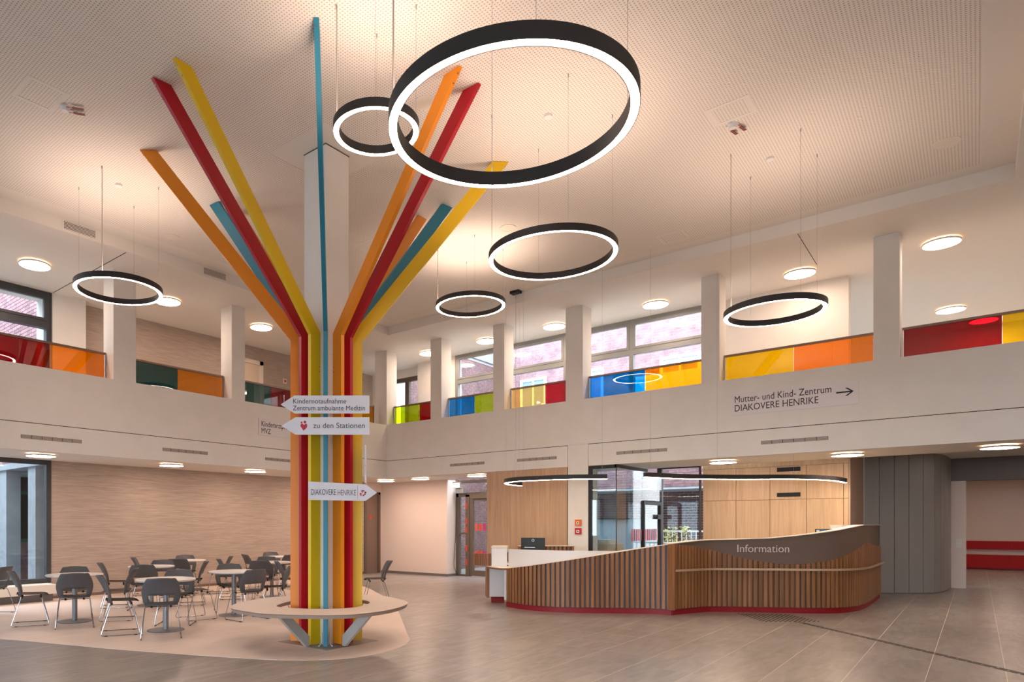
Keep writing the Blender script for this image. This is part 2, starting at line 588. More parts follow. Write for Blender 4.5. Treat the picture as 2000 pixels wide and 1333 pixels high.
struct('floor_vinyl', b, 'vinyl', 'beige wood-look vinyl floor with a curved edge under the cafe tables', 'floor')

# ------------------------------------------------------------------ ceilings
b = B().box(XA, XS, -0.37, YS, ZC, WALLZ)
ceiling = struct('ceiling', b, 'ceil', 'high white ceiling panel with rows of small perforations', 'ceiling')
CX, CY = 5.86, 6.24            # centre of the column
b = B()
z0 = ZC - 0.003
b.box(XA, CX - 0.5, -0.02, 10.2, z0, ZC)
b.box(CX + 0.5, 11.66, -0.02, 10.2, z0, ZC)
b.box(CX - 0.5, CX + 0.5, -0.02, CY - 0.5, z0, ZC)
b.box(CX - 0.5, CX + 0.5, CY + 0.5, 10.2, z0, ZC)
obj('perforated_panel', b, 'perf', ceiling)
b = B().box(XS, 14.95, YA, 14.3, ZG, WALLZ).box(14.95, 20.6, YA, 3.5, ZG, WALLZ).box(XA, XS, YS, 14.3, ZG, WALLZ).box(XA, XS, YA, -0.37, ZG, WALLZ)
lowceil = struct('ceiling_gallery', b, 'ceil', 'lower white ceiling over the gallery around the raised panel', 'ceiling')
# expansion joints in the gallery ceiling
b = B().box(5.40, 5.415, YS + 0.05, 13.5, ZG - 0.002, ZG + 0.001)
obj('ceiling_joint', b, 'seam', lowceil)
b = B().box(XS + 0.05, 13.6, 2.09, 2.10, ZG - 0.002, ZG + 0.001)
obj('ceiling_joint', b, 'seam', lowceil)

# ------------------------------------------------------------------ parapets with a shadow joint above the lower apron
b = B()
b.box(X0, X0 + 0.38, YA, Y0, ZSEAM + 0.006, ZSILL)
b.box(X0 + 0.02, X0 + 0.38, YA, Y0, ZP + 0.01, ZSEAM + 0.006)
b.box(X0, X0 + 0.3, 6.43, Y0, ZP, ZSEAM - 0.006)
b.box(X0, X0 + 0.3, YA, 5.965, ZP, ZSEAM - 0.006)
b.box(X0, X0 + 0.45, 5.975, 6.42, 0, ZSEAM + 0.01)
par_r = struct('wall_parapet_right', b, 'white', 'white gallery parapet above the reception desk', 'wall')
b = B().box(X0 + 0.012, X0 + 0.02, YA, Y0, ZSEAM - 0.008, ZSEAM + 0.008)
obj('shadow_joint', b, 'seam', par_r)
b = B()
b.box(XA, X0 + 0.38, Y0, Y0 + 0.38, ZSEAM + 0.006, ZSILL)
b.box(XA, X0 + 0.38, Y0 + 0.02, Y0 + 0.38, ZP + 0.01, ZSEAM + 0.006)
b.box(XA, X0 + 0.38, Y0, Y0 + 0.3, ZP, ZSEAM - 0.006)
par_l = struct('wall_parapet_left', b, 'white', 'white gallery parapet above the cafe seating', 'wall')
b = B().box(XA, X0, Y0 + 0.012, Y0 + 0.02, ZSEAM - 0.008, ZSEAM + 0.008)
obj('shadow_joint', b, 'seam', par_l)
# soffits and gallery slabs
b = B().box(X0 + 0.3, 15.56, YA, 14.1, ZSOF, 3.43).box(XA, X0 + 0.3, Y0 + 0.3, 14.1, ZSOF, 3.43)
struct('ceiling_soffit', b, 'ceil', 'white underside of the gallery above the ground floor walls', 'ceiling')
b = B().box(15.56, 30.6, YA, 2.0, 3.05, 3.43)
struct('ceiling_corridor', b, 'ceil', 'pale ceiling of the corridor beyond the desk', 'ceiling')

# gallery pillars
rp = [(11.49, 11.90), (9.72, 10.05), (7.96, 8.25), (6.09, 6.47), (3.48, 3.79), (0.90, 1.23), (-1.9, -1.57)]
rlab = ['in the corner above the entrance', 'right of the lime and red glass', 'between the green and peach glass', 'between the crimson and blue glass',
        'between the bright orange and yellow glass', 'widest, at far right beside dark red glass', 'outside right end']
for k, (y0, y1) in enumerate(rp[:6]):
    b = B().box(X0, X0 + 0.40, y0, y1, ZSILL, ZG)
    o = struct('pillar', b, 'white', 'white square gallery pillar ' + rlab[k], 'pillar')
lp = [(5.63, 6.05), (8.13, 8.46), (10.4, 10.75), (3.1, 3.5)]
llab = ['behind the left hanging ring lamp', 'between the amber and teal glass', 'hidden behind the tree column', 'off left']
for k, (x0, x1) in enumerate(lp[:2]):
    b = B().box(x0, x1, Y0, Y0 + 0.38, ZSILL, ZG)
    struct('pillar', b, 'white', 'white square gallery pillar ' + llab[k], 'pillar')
b = B().box(10.4, 10.75, Y0, Y0 + 0.38, ZSILL, ZG)
struct('pillar', b, 'white', 'white square gallery pillar hidden behind the tree column', 'pillar')

# ------------------------------------------------------------------ walls, left (wallcovering) side
b = B().box(5.56, 14.72, 14.0, 14.3, 0, ZSOF)
wl = struct('wall_left', b, 'grass', 'ground floor wall with beige streaked covering behind the cafe', 'wall')
b = B().box(5.56, 14.72, 13.985, 14.0, 0, 0.06)
struct('baseboard_left', b, 'brown_door', 'thin brown skirting along the beige wall', 'baseboard')
b = B().box(14.72, 15.8, 14.0, 14.3, 2.46, ZSOF).box(15.38, 15.8, 14.0, 14.3, 0, 2.46)
struct('wall_corner', b, 'wall_pink', 'warm white wall strip around the brown corner door', 'wall')
b = B().box(5.40, 6.04, 13.5, 14.3, 3.43, ZG).box(-6, 5.4, 13.5, 13.9, 3.43, 3.9)
struct('wall_gallery_pier', b, 'white', 'white wall pier beside the upper left window', 'wall')
b = B().box(6.04, 15.0, 13.78, 14.3, 3.43, ZG)
struct('wall_gallery_left', b, 'grass', 'upper gallery wall with grey-beige streaked covering', 'wall')
# behind the photographer
b = B().box(XA, 31, YA - 0.2, YA, 0, WALLZ)
struct('wall_rear', b, 'white')
b = B().box(XA - 0.2, XA, YA, 14.3, 2.8, WALLZ).box(XA - 0.2, XA, 6.0, 14.3, 0, 2.8)
struct('wall_front', b, 'white')

# brown door in the ground floor corner
b = B().box(14.74, 15.37, 13.99, 14.1, 0.0, 2.45)
d1 = struct('door_1', b, 'brown_door', 'brown door in the corner beyond the tree column', 'door')
b = B().box(15.30, 15.40, 13.95, 13.99, 0, 2.5).box(14.70, 14.78, 13.95, 13.99, 0, 2.5).box(14.70, 15.40, 13.95, 13.99, 2.42, 2.5)
obj('door_frame', b, 'frame_bronze', d1)
b = B()
b.prism([(14.98 + 0.05 * math.cos(t * PI / 8), 0.05 * math.sin(t * PI / 8)) for t in range(16)], 0, 0.004)
b.v = [(x, 13.988 - z, 1.72 + y * 1.2) for x, y, z in b.v]
obj('door_emblem', b, 'safety', d1)
# cream door and call button on the gallery
b = B().box(9.6, 10.55, 13.74, 13.8, 3.43, 5.56)
d2 = struct('door_2', b, 'door_cream', 'cream door on the upper gallery left of the tree column', 'door')
b = B().box(10.55, 10.66, 13.70, 13.78, 3.43, 5.66).box(9.5, 9.6, 13.70, 13.78, 3.43, 5.66).box(9.5, 10.66, 13.70, 13.78, 5.56, 5.66)
obj('door_frame', b, 'offwhite', d2)
t = thing('call_button', 'small red call button on the gallery wall beside the cream door', 'button', (11.42, 13.77, 5.30))
b = B().box(11.36, 11.48, 13.755, 13.78, 5.24, 5.36)
obj('plate', b, 'offwhite', t)
b = B().box(11.395, 11.445, 13.745, 13.755, 5.27, 5.33)
obj('push_button', b, 'red_box', t)

# ------------------------------------------------------------------ walls, right side
b = B().box(15.5, 16.05, 11.46, 14.0, 0, ZSOF)
struct('wall_right', b, 'wall_pink', 'warm white ground floor wall left of the entrance door', 'wall')
b = B().box(15.485, 15.5, 11.45, 14.0, 0, 0.07).box(15.485, 16.0, 11.445, 11.46, 0, 0.07)
struct('baseboard_right', b, 'lintel', 'grey stone skirting below the warm white wall', 'baseboard')
# gallery facade: sill wall, solid piece, corner recess
b = B().box(14.55, 14.85, 4.0, 10.49, 3.43, 3.9).box(14.55, 14.85, 1.75, 4.0, 3.43, ZG).box(14.55, 14.85, 10.49, 11.78, 3.43, ZG)
b.box(14.85, 15.1, 11.7, 14.0, 5.78, ZG).box(14.85, 15.1, 13.2, 14.0, 3.43, 5.78)
struct('wall_gallery_right', b, 'white', 'white gallery wall around the tall windows on the right', 'wall')
b = B().box(20.3, 20.6, YA, 8.0, 3.43, ZG).box(14.85, 15.2, 3.3, 3.5, 3.43, ZG).box(15.2, 20.6, 3.3, 3.5, 3.43, 3.9)
struct('wall_gallery_far', b, 'white', 'bluish white wall of the upper room at far right', 'wall')
b = B().box(20.22, 20.3, 1.72, 2.15, 3.43, 4.9)
d4 = struct('door_4', b, 'frame_dark', 'dark framed door far back on the upper right', 'door')
b = B().box(20.2, 20.22, 1.8, 2.07, 3.5, 4.8)
obj('pane', b, 'pane', d4)

# small sign and red stripe by the gallery corner
t = thing('notice', 'small white notice with a red bar on the gallery corner wall', 'notice', (14.54, 11.3, 4.6))
b = B().box(14.535, 14.55, 11.15, 11.75, 4.45, 5.15)
obj('board', b, 'white_gloss', t)
b = B().box(14.53, 14.535, 11.17, 11.73, 4.52, 4.68)
obj('red_bar', b, 'red_box', t)

# ------------------------------------------------------------------ windows
def window(name, label, axis, c, a0, a1, z0, z1, mull, trans, fw=0.06, dep=0.08, m='frame', sash=0.05, pane='pane', skip=()):
    """framed window in the plane axis=c; mull: positions of uprights; trans: heights of cross bars"""
    def bx(b, p0, p1, q0, q1, off=0.0, d=dep):
        if axis == 'X':
            b.box(c - d / 2 + off, c + d / 2 + off, p0, p1, q0, q1)
        else:
            b.box(p0, p1, c - d / 2 + off, c + d / 2 + off, q0, q1)
    b = B()
    bx(b, a0, a1, z0, z0 + fw); bx(b, a0, a1, z1 - fw, z1)
    bx(b, a0, a0 + fw, z0 + fw, z1 - fw); bx(b, a1 - fw, a1, z0 + fw, z1 - fw)
    ups = sorted(mull); crs = sorted(trans)
    for u in ups:
        bx(b, u - fw * 0.6, u + fw * 0.6, z0 + fw, z1 - fw)
    ed = [a0 + fw] + [w for u in ups for w in (u - fw * 0.6, u + fw * 0.6)] + [a1 - fw]
    for h in crs:
        for k in range(0, len(ed), 2):
            bx(b, ed[k], ed[k + 1], h - fw * 0.7, h + fw * 0.7)
    root = struct(name, b, m, label, 'window')
    zs = [z0 + fw] + [w for h in crs for w in (h - fw * 0.7, h + fw * 0.7)] + [z1 - fw]
    for k in range(0, len(ed), 2):
        for q in range(0, len(zs), 2):
            p0, p1, q0, q1 = ed[k], ed[k + 1], zs[q], zs[q + 1]
            if sash and q == len(zs) - 2:
                s = B()
                dd = dep * 0.5; of = -dep * 0.35
                bx(s, p0, p1, q0, q0 + sash, of, dd); bx(s, p0, p1, q1 - sash, q1, of, dd)
                bx(s, p0, p0 + sash, q0 + sash, q1 - sash, of, dd); bx(s, p1 - sash, p1, q0 + sash, q1 - sash, of, dd)
                so = obj('sash', s, m, root)
            g = B()
            bx(g, p0, p1, q0, q1, 0.0, 0.012)
            obj('pane', g, pane, root)
    return root

window('window_1', 'tall gallery window with grey frame left of the peach glass', 'X', 14.62, 8.95, 10.49, 3.9, ZG, [], [5.31], 0.08, 0.12)
window('window_2', 'tall gallery window above the peach and crimson glass', 'X', 14.62, 7.27, 8.95, 3.9, ZG, [], [5.31], 0.08, 0.12)
window('window_3', 'double gallery window with a centre post above the blue glass', 'X', 14.62, 4.0, 7.27, 3.9, ZG, [5.73], [5.31], 0.08, 0.12)
window('window_4', 'dark framed gallery door with glass in the corner recess', 'X', 14.95, 11.72, 13.2, 3.43, 5.78, [12.46], [], 0.12, 0.1, 'frame_bronze', 0)
window('window_5', 'dark framed upper left window onto red brickwork', 'Y', 13.62, -6.0, 5.40, 3.9, ZG, [3.55, 1.4, -0.9, -3.4], [5.38], 0.10, 0.14, 'frame_dark')
window('window_6', 'tall ground floor window at the left edge onto the courtyard', 'Y', 14.02, -6.0, 5.55, 0.33, ZSOF, [3.2, 0.6, -2.4], [], 0.09, 0.12, 'frame_dark', 0)
window('window_10', 'long window of the upper room behind the gallery wall at right', 'Y', 3.4, 15.2, 20.3, 3.9, ZG, [16.9, 18.6], [5.31], 0.08, 0.12, 'frame_dark', 0)
window('window_7', 'glazed hall front behind the photographer', 'X', XA, YA, 6.0, 0.05, 2.8, [-5, -2, 1, 4], [], 0.1, 0.12, 'frame_dark', 0)
b = B().box(-6, 5.47, 13.5, 13.97, 0.15, 0.33)
o = struct('window_sill', b, 'offwhite', 'low cream window ledge below the left ground floor window', 'sill')
b = B().box(-6, 5.45, 13.62, 13.97, 0.0, 0.15)
struct('trim_ledge_base', b, 'lintel', 'dark recessed base under the cream window ledge', 'trim')

# wood clad pier left of the office
b = B().box(X0 + 0.012, 13.35, 6.44, 8.42, 0, ZP - 0.002)
shaft = struct('wall_wood_pier', b, 'oak_warm', 'warm oak clad wall panel behind the desk monitor', 'wall')
b = B()
b.box(X0, X0 + 0.012, 6.44, 8.42, 0.0, ZP - 0.004)
obj('veneer_panel', b, 'oak_warm', shaft)
b = B().box(13.35, 15.5, 8.30, 8.42, 0, ZSOF)
struct('wall_office', b, 'white', 'white side wall of the glass office', 'wall')

# entrance door in bronze frame
b = B()
b.box(15.94, 16.06, 11.36, 11.46, 0, 2.78).box(15.94, 16.06, 10.98, 11.12, 0, 2.36).box(15.94, 16.06, 8.42, 11.46, 2.30, 2.42)
b.box(15.94, 16.06, 8.42, 8.55, 0, 2.78).box(15.94, 16.06, 8.42, 11.46, 2.70, 2.78).box(15.94, 16.06, 11.12, 11.36, 1.22, 1.27).box(15.94, 16.06, 11.12, 11.36, 0, 0.05)
d3 = struct('door_3', b, 'frame_bronze', 'glazed entrance door with bronze frame behind the desk', 'door')
b = B().box(15.99, 16.0, 11.12, 11.36, 0.05, 1.22).box(15.99, 16.0, 11.12, 11.36, 1.27, 2.3)
obj('pane', b, 'pane', d3)
b = B().box(15.99, 16.0, 8.55, 11.36, 2.42, 2.70)
obj('pane', b, 'pane', d3)
for (ya, yb) in ((9.76, 10.97), (8.56, 9.75)):
    b = B()
    b.box(15.95, 16.02, ya, ya + 0.11, 0.02, 2.29).box(15.95, 16.02, yb - 0.11, yb, 0.02, 2.29)
    b.box(15.95, 16.02, ya + 0.11, yb - 0.11, 0.02, 0.18).box(15.95, 16.02, ya + 0.11, yb - 0.11, 2.18, 2.29)
    lf = obj('door_leaf', b, 'frame_bronze', d3)
    b = B().box(15.98, 15.99, ya + 0.11, yb - 0.11, 0.18, 2.18)
    obj('pane', b, 'pane', lf)
    for zz in (1.32, 0.55):
        for q in range(7):
            y = ya + 0.15 + q * 0.135
            b = B().box(15.972, 15.976, y, y + 0.09, zz, zz + 0.2)
            obj('safety_mark', b, ('stripe_a', 'stripe_b', 'safety')[q % 3], lf)
for q, zz in enumerate((0.32, 0.72, 1.25, 1.5, 1.95)):
    b = B().box(15.93, 15.94, 11.05, 11.10, zz, zz + 0.18)
    obj('safety_mark', b, 'safety', d3)
b = B().box(15.84, 15.94, 10.3, 10.9, 2.24, 2.32)
obj('door_closer', b, 'frame_bronze', d3)
b = B().box(15.80, 15.95, 11.10, 11.35, 2.40, 2.52)
obj('door_sensor', b, 'steel', d3)
t = thing('cable', 'loose dark cable hanging beside the entrance door', 'cable', (15.9, 11.42, 0))
b = B().tube(catmull([(15.9, 11.42, 2.3), (15.9, 11.43, 1.4), (15.86, 11.44, 0.8), (15.8, 11.42, 0.3), (15.9, 11.38, 0.02)], 6), 0.008, 6)
obj('cord', b, 'black', t)
t = thing('exit_sign', 'small lit exit sign hanging by the entrance door', 'sign', (15.3, 11.0, 2.66))
b = B().box(15.28, 15.34, 10.85, 11.10, 2.52, 2.70)
obj('housing', b, 'white_gloss', t)
b = B().box(15.274, 15.28, 10.87, 11.08, 2.54, 2.66)
obj('lit_face', b, 'exit', t)
b = B().box(15.29, 15.33, 10.94, 11.01, 2.70, ZSOF)
obj('bracket', b, 'white_gloss', t)

# ------------------------------------------------------------------ glass office
t = thing('glass_office', 'glass walled office with black frame behind the reception desk', 'office', (14.2, 5.6, 0))
b = B().box(X0 + 0.01, X0 + 0.06, 5.90, 5.97, 0, 2.69).box(X0 + 0.01, X0 + 0.06, 5.39, 5.90, 2.63, 2.69).box(X0 + 0.01, 14.6, 5.38, 5.42, 2.64, 2.70)
obj('frame', b, 'black', t)
b = B().box(X0 + 0.02, X0 + 0.03, 5.40, 5.90, 0, 2.63)
obj('front_pane', b, 'office', t)
b = B().box(X0 + 0.015, X0 + 0.035, 5.385, 5.40, 0, 2.63)
obj('corner_joint', b, 'frame_dark', t)
xs = [X0 + 0.03, 13.6, 14.32]
for a, c in zip(xs[:-1], xs[1:]):
    b = B().box(a + 0.004, c - 0.004, 5.395, 5.405, 0, 2.64)
    obj('side_pane', b, 'office', t)
b = B().box(14.33, 15.50, 5.395, 5.405, 2.02, 2.64)
obj('side_pane', b, 'office', t)
b = B().box(14.33, 14.40, 5.36, 5.43, 0, 2.0).box(15.34, 15.41, 5.36, 5.43, 0, 2.0).box(14.40, 15.34, 5.36, 5.43, 1.93, 2.0)
dl = obj('door_leaf', b, 'black', t)
b = B().box(14.40, 15.34, 5.395, 5.405, 0.02, 1.93)
obj('pane', b, 'office', dl)
b = B().box(15.10, 15.34, 5.34, 5.37, 1.62, 1.72)
obj('lock_box', b, 'black', dl)
cols = ['stripe_a', 'stripe_c', 'stripe_b', 'stripe_a', 'stripe_c', 'stripe_b', 'stripe_a', 'stripe_b', 'stripe_a', 'stripe_c', 'stripe_b', 'safety']
for q in range(12):
    x = 13.72 + q * 0.125
    b = B().box(x, x + 0.055, 5.386, 5.39, 1.15, 1.40)
    obj('printed_stripe', b, cols[q], t)
# facade behind office and desk
window('window_8', 'floor-length window beside the glass office onto brickwork', 'X', 15.55, 4.57, 5.42, 0.0, ZSOF, [], [], 0.025, 0.10, 'frame_dark', 0)
b = B().box(15.50, 15.60, 5.42, 8.30, 1.62, 1.66).box(15.50, 15.60, 5.42, 5.5, 0, ZSOF).box(15.50, 15.60, 8.2, 8.3, 0, ZSOF)
w9 = struct('window_9', b, 'frame_dark', 'rear office window with frosted lower half', 'window')
b = B().box(15.545, 15.555, 5.5, 8.2, 1.66, ZSOF)
obj('pane', b, 'pane', w9)
b = B().box(15.545, 15.555, 5.5, 8.2, 0, 1.62)
obj('frosted_pane', b, 'frosted', w9)
t = thing('office_cabinet', 'beige cabinet seen blurred behind the office glass', 'cabinet', (14.5, 6.4, 0))
b = B().box(14.2, 14.8, 6.0, 6.9, 0, 1.06)
ob = obj('body', b, 'door_cream', t)
for zz in (0.1, 0.55):
    b = B().box(14.18, 14.2, 6.03, 6.87, zz, zz + 0.4)
    dr = obj('drawer', b, 'door_cream', t)
    b = B().box(14.16, 14.18, 6.35, 6.55, zz + 0.3, zz + 0.32)
    obj('handle', b, 'steel', dr)
b = B().box(14.25, 14.75, 6.1, 6.7, 1.06, 1.16)
obj('top_tray', b, 'offwhite', t)

# ------------------------------------------------------------------ oak panel wall behind the desk
b = B().box(15.72, 15.95, 1.90, 4.57, 0, 3.05)
ow = struct('wall_oak', b, 'seam', 'light oak panelled wall behind the desk with two black vents', 'wall')
ys = [4.57, 3.90, 3.25, 2.60, 1.97, 1.89]
zs = [0.0, 2.015, 2.70, 2.80]
for k in range(5):
    for q in range(2):
        z1 = zs[q + 1] - 0.004 if q == 0 else 2.70
        b = B().box(15.70, 15.72, ys[k + 1] + 0.004, ys[k] - 0.004, zs[q] + 0.004, z1)
        obj('oak_panel', b, 'oak', ow)
b = B().box(15.70, 15.72, 1.89, 4.57, 2.706, ZSOF + 0.2)
obj('oak_panel', b, 'oak', ow)
for zz in (2.59, 2.07):
    b = B().box(15.685, 15.70, 2.70, 3.12, zz, zz + 0.085)
    v = obj('vent', b, 'vent_dark', ow)
    for q in range(20):
        b = B().box(15.678, 15.685, 2.705 + q * 0.021, 2.716 + q * 0.021, zz + 0.005, zz + 0.08)
        obj('vent_fin', b, 'black', v)
b = B().box(15.70, 17.75, 1.86, 1.89, 0, 3.05)
struct('wall_oak_return', b, 'return', 'brown side panel at the right end of the oak wall', 'wall')

# grey metal panels bending round into the corridor
gp = catmull([(17.75, 1.86), (17.95, 1.55), (18.20, 1.24), (18.42, 0.98), (18.62, 0.78), (18.86, 0.66), (19.25, 0.57), (19.8, 0.51), (20.6, 0.47)], 6)
b = B()
n = len(gp)
b.ribbon([(x + 0.06, y + 0.06) for x, y in gp], 0.04, 0, 3.05)
mw = struct('wall_metal', b, 'seam', 'curved wall of tall grey metal panels right of the desk', 'wall')
seg = resample(gp, 0.31)
for k in range(len(seg)):
    (p, tg) = seg[k]
    q = seg[k + 1][0] if k + 1 < len(seg) else Vector(gp[-1])
    d = q - p
    if d.length < 0.05:
        continue
    t2 = d.normalized()
    nn = Vector((-t2.y, t2.x))
    a = p + t2 * 0.007; c = q - t2 * 0.007
    b = B().prism([tuple(a), tuple(c), tuple(c + nn * 0.03), tuple(a + nn * 0.03)], 0.01, 3.045)
    obj('metal_panel', b, 'panel_grey', mw)
# corridor beyond
b = B().box(20.6, 20.85, 0.20, 0.47, 0, 2.52)
struct('pillar', b, 'wall_pink', 'pale square pillar at the corridor opening with a light switch', 'pillar')
b = B().box(20.6, 20.85, YA, 0.47, 2.52, 3.05)
struct('wall_lintel', b, 'lintel', 'grey lintel above the corridor opening', 'wall')
b = B().box(30.3, 30.6, YA, 2.0, 0, 3.05)
struct('wall_corridor', b, 'wall_pink', 'warm plaster wall at the end of the corridor', 'wall')
b = B().box(20.85, 30.3, 1.7, 2.0, 0, 3.05)
struct('wall_corridor_side', b, 'wall_pink')
t = thing('light_switch', 'white double light switch on the corridor pillar', 'switch', (20.59, 0.33, 1.05))
b = B().box(20.585, 20.6, 0.28, 0.38, 0.95, 1.15)
obj('plate', b, 'white_gloss', t)
b = B().box(20.578, 20.585, 0.29, 0.37, 0.96, 1.04)
obj('rocker', b, 'offwhite', t)
b = B().box(20.578, 20.585, 0.29, 0.37, 1.06, 1.14)
obj('rocker', b, 'offwhite', t)
t = thing('corridor_bench', 'long red upholstered bench along the corridor wall', 'bench', (30.0, -1.5, 0))
b = B().box(29.78, 30.29, -4.45, 1.65, 0.0, 0.05)
obj('base', b, 'red_paint', t)
for k in range(5):
    b = B().box(29.70, 30.29, 1.65 - (k + 1) * 1.22 + 0.006, 1.65 - k * 1.22, 0.05, 0.48)
    obj('seat_cushion', b, 'red_seat', t)
    b = B().box(30.20, 30.29, 1.65 - (k + 1) * 1.22 + 0.006, 1.65 - k * 1.22, 0.66, 0.94)
    obj('back_cushion', b, 'red_seat', t)
# ------------------------------------------------------------------ tree column
tree = thing('tree_column', 'white square column dressed as a tree with coloured board branches', 'column', (CX, CY, 0))
b = B().box(CX - 0.2, CX + 0.2, CY - 0.2, CY + 0.2, 0.12, 3.62).box(CX - 0.2, CX + 0.2, CY - 0.2, CY + 0.2, 3.626, ZC)
b.box(CX - 0.19, CX + 0.19, CY - 0.19, CY + 0.19, 0.0, 0.12).box(CX - 0.195, CX + 0.195, CY - 0.195, CY + 0.195, 3.6, 3.64)
obj('shaft', b, 'white', tree)
b = B().box(5.43, 6.34, 5.78, 6.69, 0.0, 0.006)
obj('stone_base', b, 'tile', tree)
b = B().box(CX - 0.206, CX + 0.206, CY - 0.206, CY + 0.206, ZC - 0.012, ZC - 0.004)
obj('shadow_joint', b, 'seam', tree)
def fin(base, top, color, inner, wt, zb=0.02, zk=3.84):
    """bent board in the vertical plane through plan points base (outer foot) and top (outer tip), relative to the column centre"""
    bx_, by_ = base; tx, ty = top
    d = Vector((tx - bx_, ty - by_)); run = d.length; d.normalize()
    w = inner                                  # depth of the upright part
    ztop = ZC - 0.008
    slope = (ztop - zk) / run
    prof = [(-w, zb), (0, zb), (0, zk), (run, ztop), (run - wt, ztop), (-w, ztop - (run - wt + w) * slope)]
    nv = Vector((-d.y, d.x, 0)) * 0.025
    pts = [Vector((CX + bx_ + d.x * s, CY + by_ + d.y * s, z)) for s, z in prof]
    b = B().plate([p - nv for p in pts], nv, 0.05)
    o = obj('branch_board', b, color, tree)
    o['label'] = color[2:] + ' board bending outward to the ceiling'
    for zz in (0.42, 0.47, 3.40, 3.46):        # fixing bolts near the column
        for sgn in (-1, 1):
            p = Vector((CX + bx_ - d.x * (w - 0.025), CY + by_ - d.y * (w - 0.025), zz))
            c = B().obox(p + nv * sgn * 1.04, d.to_3d() * 0.006, Vector((0, 0, 0.006)), nv * 0.06)
            obj('bolt', c, 'f_red' if color != 'f_red' else 'black', o)
    for s in (0.04, 0.10):                     # screws at the ceiling end
        p = pts[3] - Vector((d.x * s, d.y * s, s * slope)) + Vector((d.x, d.y, -1 / max(slope, .1))) * 0.0
        tdir = Vector((d.x, d.y, slope)).normalized()
        nd = Vector((d.x * slope, d.y * slope, -1)).normalized()
        c = B().obox(p + nd * 0.002, tdir * 0.006, nv.normalized() * 0.006, nd * 0.003)
        obj('screw', c, 'chrome', o)
q = 0.322
for base, top, c in [((-q, -q), (-1.665, -1.635), 'f_blue'), ((-q, q), (-1.635, 1.675), 'f_orange'), ((q, -q), (1.675, -1.655), 'f_yellow'), ((q, q), (1.66, 1.66), 'f_blue')]:
    fin(base, top, c, 0.175, 0.21)
for base, top, c in [((-0.365, 0.09), (-2.245, 0.285), 'f_red'), ((-0.365, -0.085), (-2.255, -0.155), 'f_yellow'),
                     ((-0.07, -0.365), (-0.235, -2.255), 'f_orange'), ((0.085, -0.365), (0.12, -2.255), 'f_red'),
                     ((-0.08, 0.365), (-0.215, 2.26), 'f_blue'), ((0.08, 0.365), (0.18, 2.25), 'f_orange'),
                     ((0.365, 0.08), (2.25, 0.17), 'f_orange'), ((0.365, -0.09), (2.20, -0.36), 'f_blue')]:
    fin(base, top, c, 0.165, 0.20)

# ring bench round the column
ben = thing('ring_bench', 'pale curved ring bench around the foot of the tree column', 'bench', (CX, CY, 0))
ol = [(-1.10, -0.50), (-0.85, -0.80), (-0.55, -1.02), (0.06, -1.12), (0.45, -1.02), (0.82, -0.62), (1.03, -0.06), (0.99, 0.36), (0.70, 0.90), (0.30, 1.08), (-0.15, 1.08), (-0.57, 0.92), (-0.90, 0.64), (-1.10, 0.22), (-1.16, -0.15)]
il = [(-0.60, -0.22), (-0.40, -0.46), (0.0, -0.55), (0.36, -0.42), (0.55, 0.05), (0.42, 0.42), (0.0, 0.60), (-0.42, 0.42)]
def w2(p):
    x, d = p
    return (CX + x * RX + d * FX, CY + x * RY + d * FY)
oc = [w2(p) for p in catmull(ol, 8, True)]
ic0 = [w2(p) for p in catmull(il, 12, True)]
def ring_slab(oc, ic, z0, z1):
    n = 96
    def rs(pl):
        # resample by angle about the centre
        res = []
        for k in range(n):
            a = 2 * PI * k / n
            best = None
            for i in range(len(pl)):
                p, r = pl[i], pl[(i + 1) % len(pl)]
                a1 = math.atan2(p[1] - CY, p[0] - CX); a2 = math.atan2(r[1] - CY, r[0] - CX)
                da = (a2 - a1 + PI) % (2 * PI) - PI; dk = (a - a1 + PI) % (2 * PI) - PI
                if abs(da) > 1e-9 and 0 <= dk / da < 1:
                    t = dk / da
                    best = (p[0] + (r[0] - p[0]) * t, p[1] + (r[1] - p[1]) * t)
                    break
            res.append(best or pl[0])
        return res
    O, I = rs(oc), rs(ic)
    vs = [(x, y, z1) for x, y in O] + [(x, y, z1) for x, y in I] + [(CX + (x - CX) * 0.985, CY + (y - CY) * 0.985, z0) for x, y in O] + [(x, y, z0) for x, y in I]
    fs = []
    for k in range(n):
        j = (k + 1) % n
        fs += [(k, j, n + j, n + k), (2 * n + k, 3 * n + k, 3 * n + j, 2 * n + j), (k, 2 * n + k, 2 * n + j, j), (n + k, n + j, 3 * n + j, 3 * n + k)]
    return B().add(vs, fs)
obj('seat', ring_slab(oc, ic0, 0.484, 0.49), 'bench', ben)
sc = lambda pl, s: [(CX + (x - CX) * s, CY + (y - CY) * s) for x, y in pl]
obj('seat_core', ring_slab(sc(oc, 0.998), sc(ic0, 1.002), 0.445, 0.4838), 'bench_edge', ben)
for a in (196, 255, 16, 76):
    r = math.radians(a)
    d = Vector((math.cos(r), math.sin(r), 0)); nv = Vector((-d.y, d.x, 0))
    c = Vector((CX, CY, 0))
    pr = [(0.44, 0.02), (0.50, 0.02), (1.06, 0.444), (0.86, 0.444), (0.44, 0.14)]
    b = B().plate([c + d * s + Vector((0, 0, z)) - nv * 0.02 for s, z in pr], nv, 0.04)
    obj('strut', b, 'strut', ben)
for a in (184, 214, 236, 266):
    r = math.radians(a)
    d = Vector((math.cos(r), math.sin(r), 0))
    c = Vector((CX, CY, 0))
    b = B().tube(catmull([tuple(c + d * 0.26 + Vector((0, 0, 0.16))), tuple(c + d * 0.27 + Vector((0, 0, 0.05))), tuple(c + d * 0.31 + Vector((0, 0, 0.022))), tuple(c + d * 0.42 + Vector((0, 0, 0.02)))], 4), 0.009, 6)
    obj('floor_bracket', b, 'white_gloss', ben)

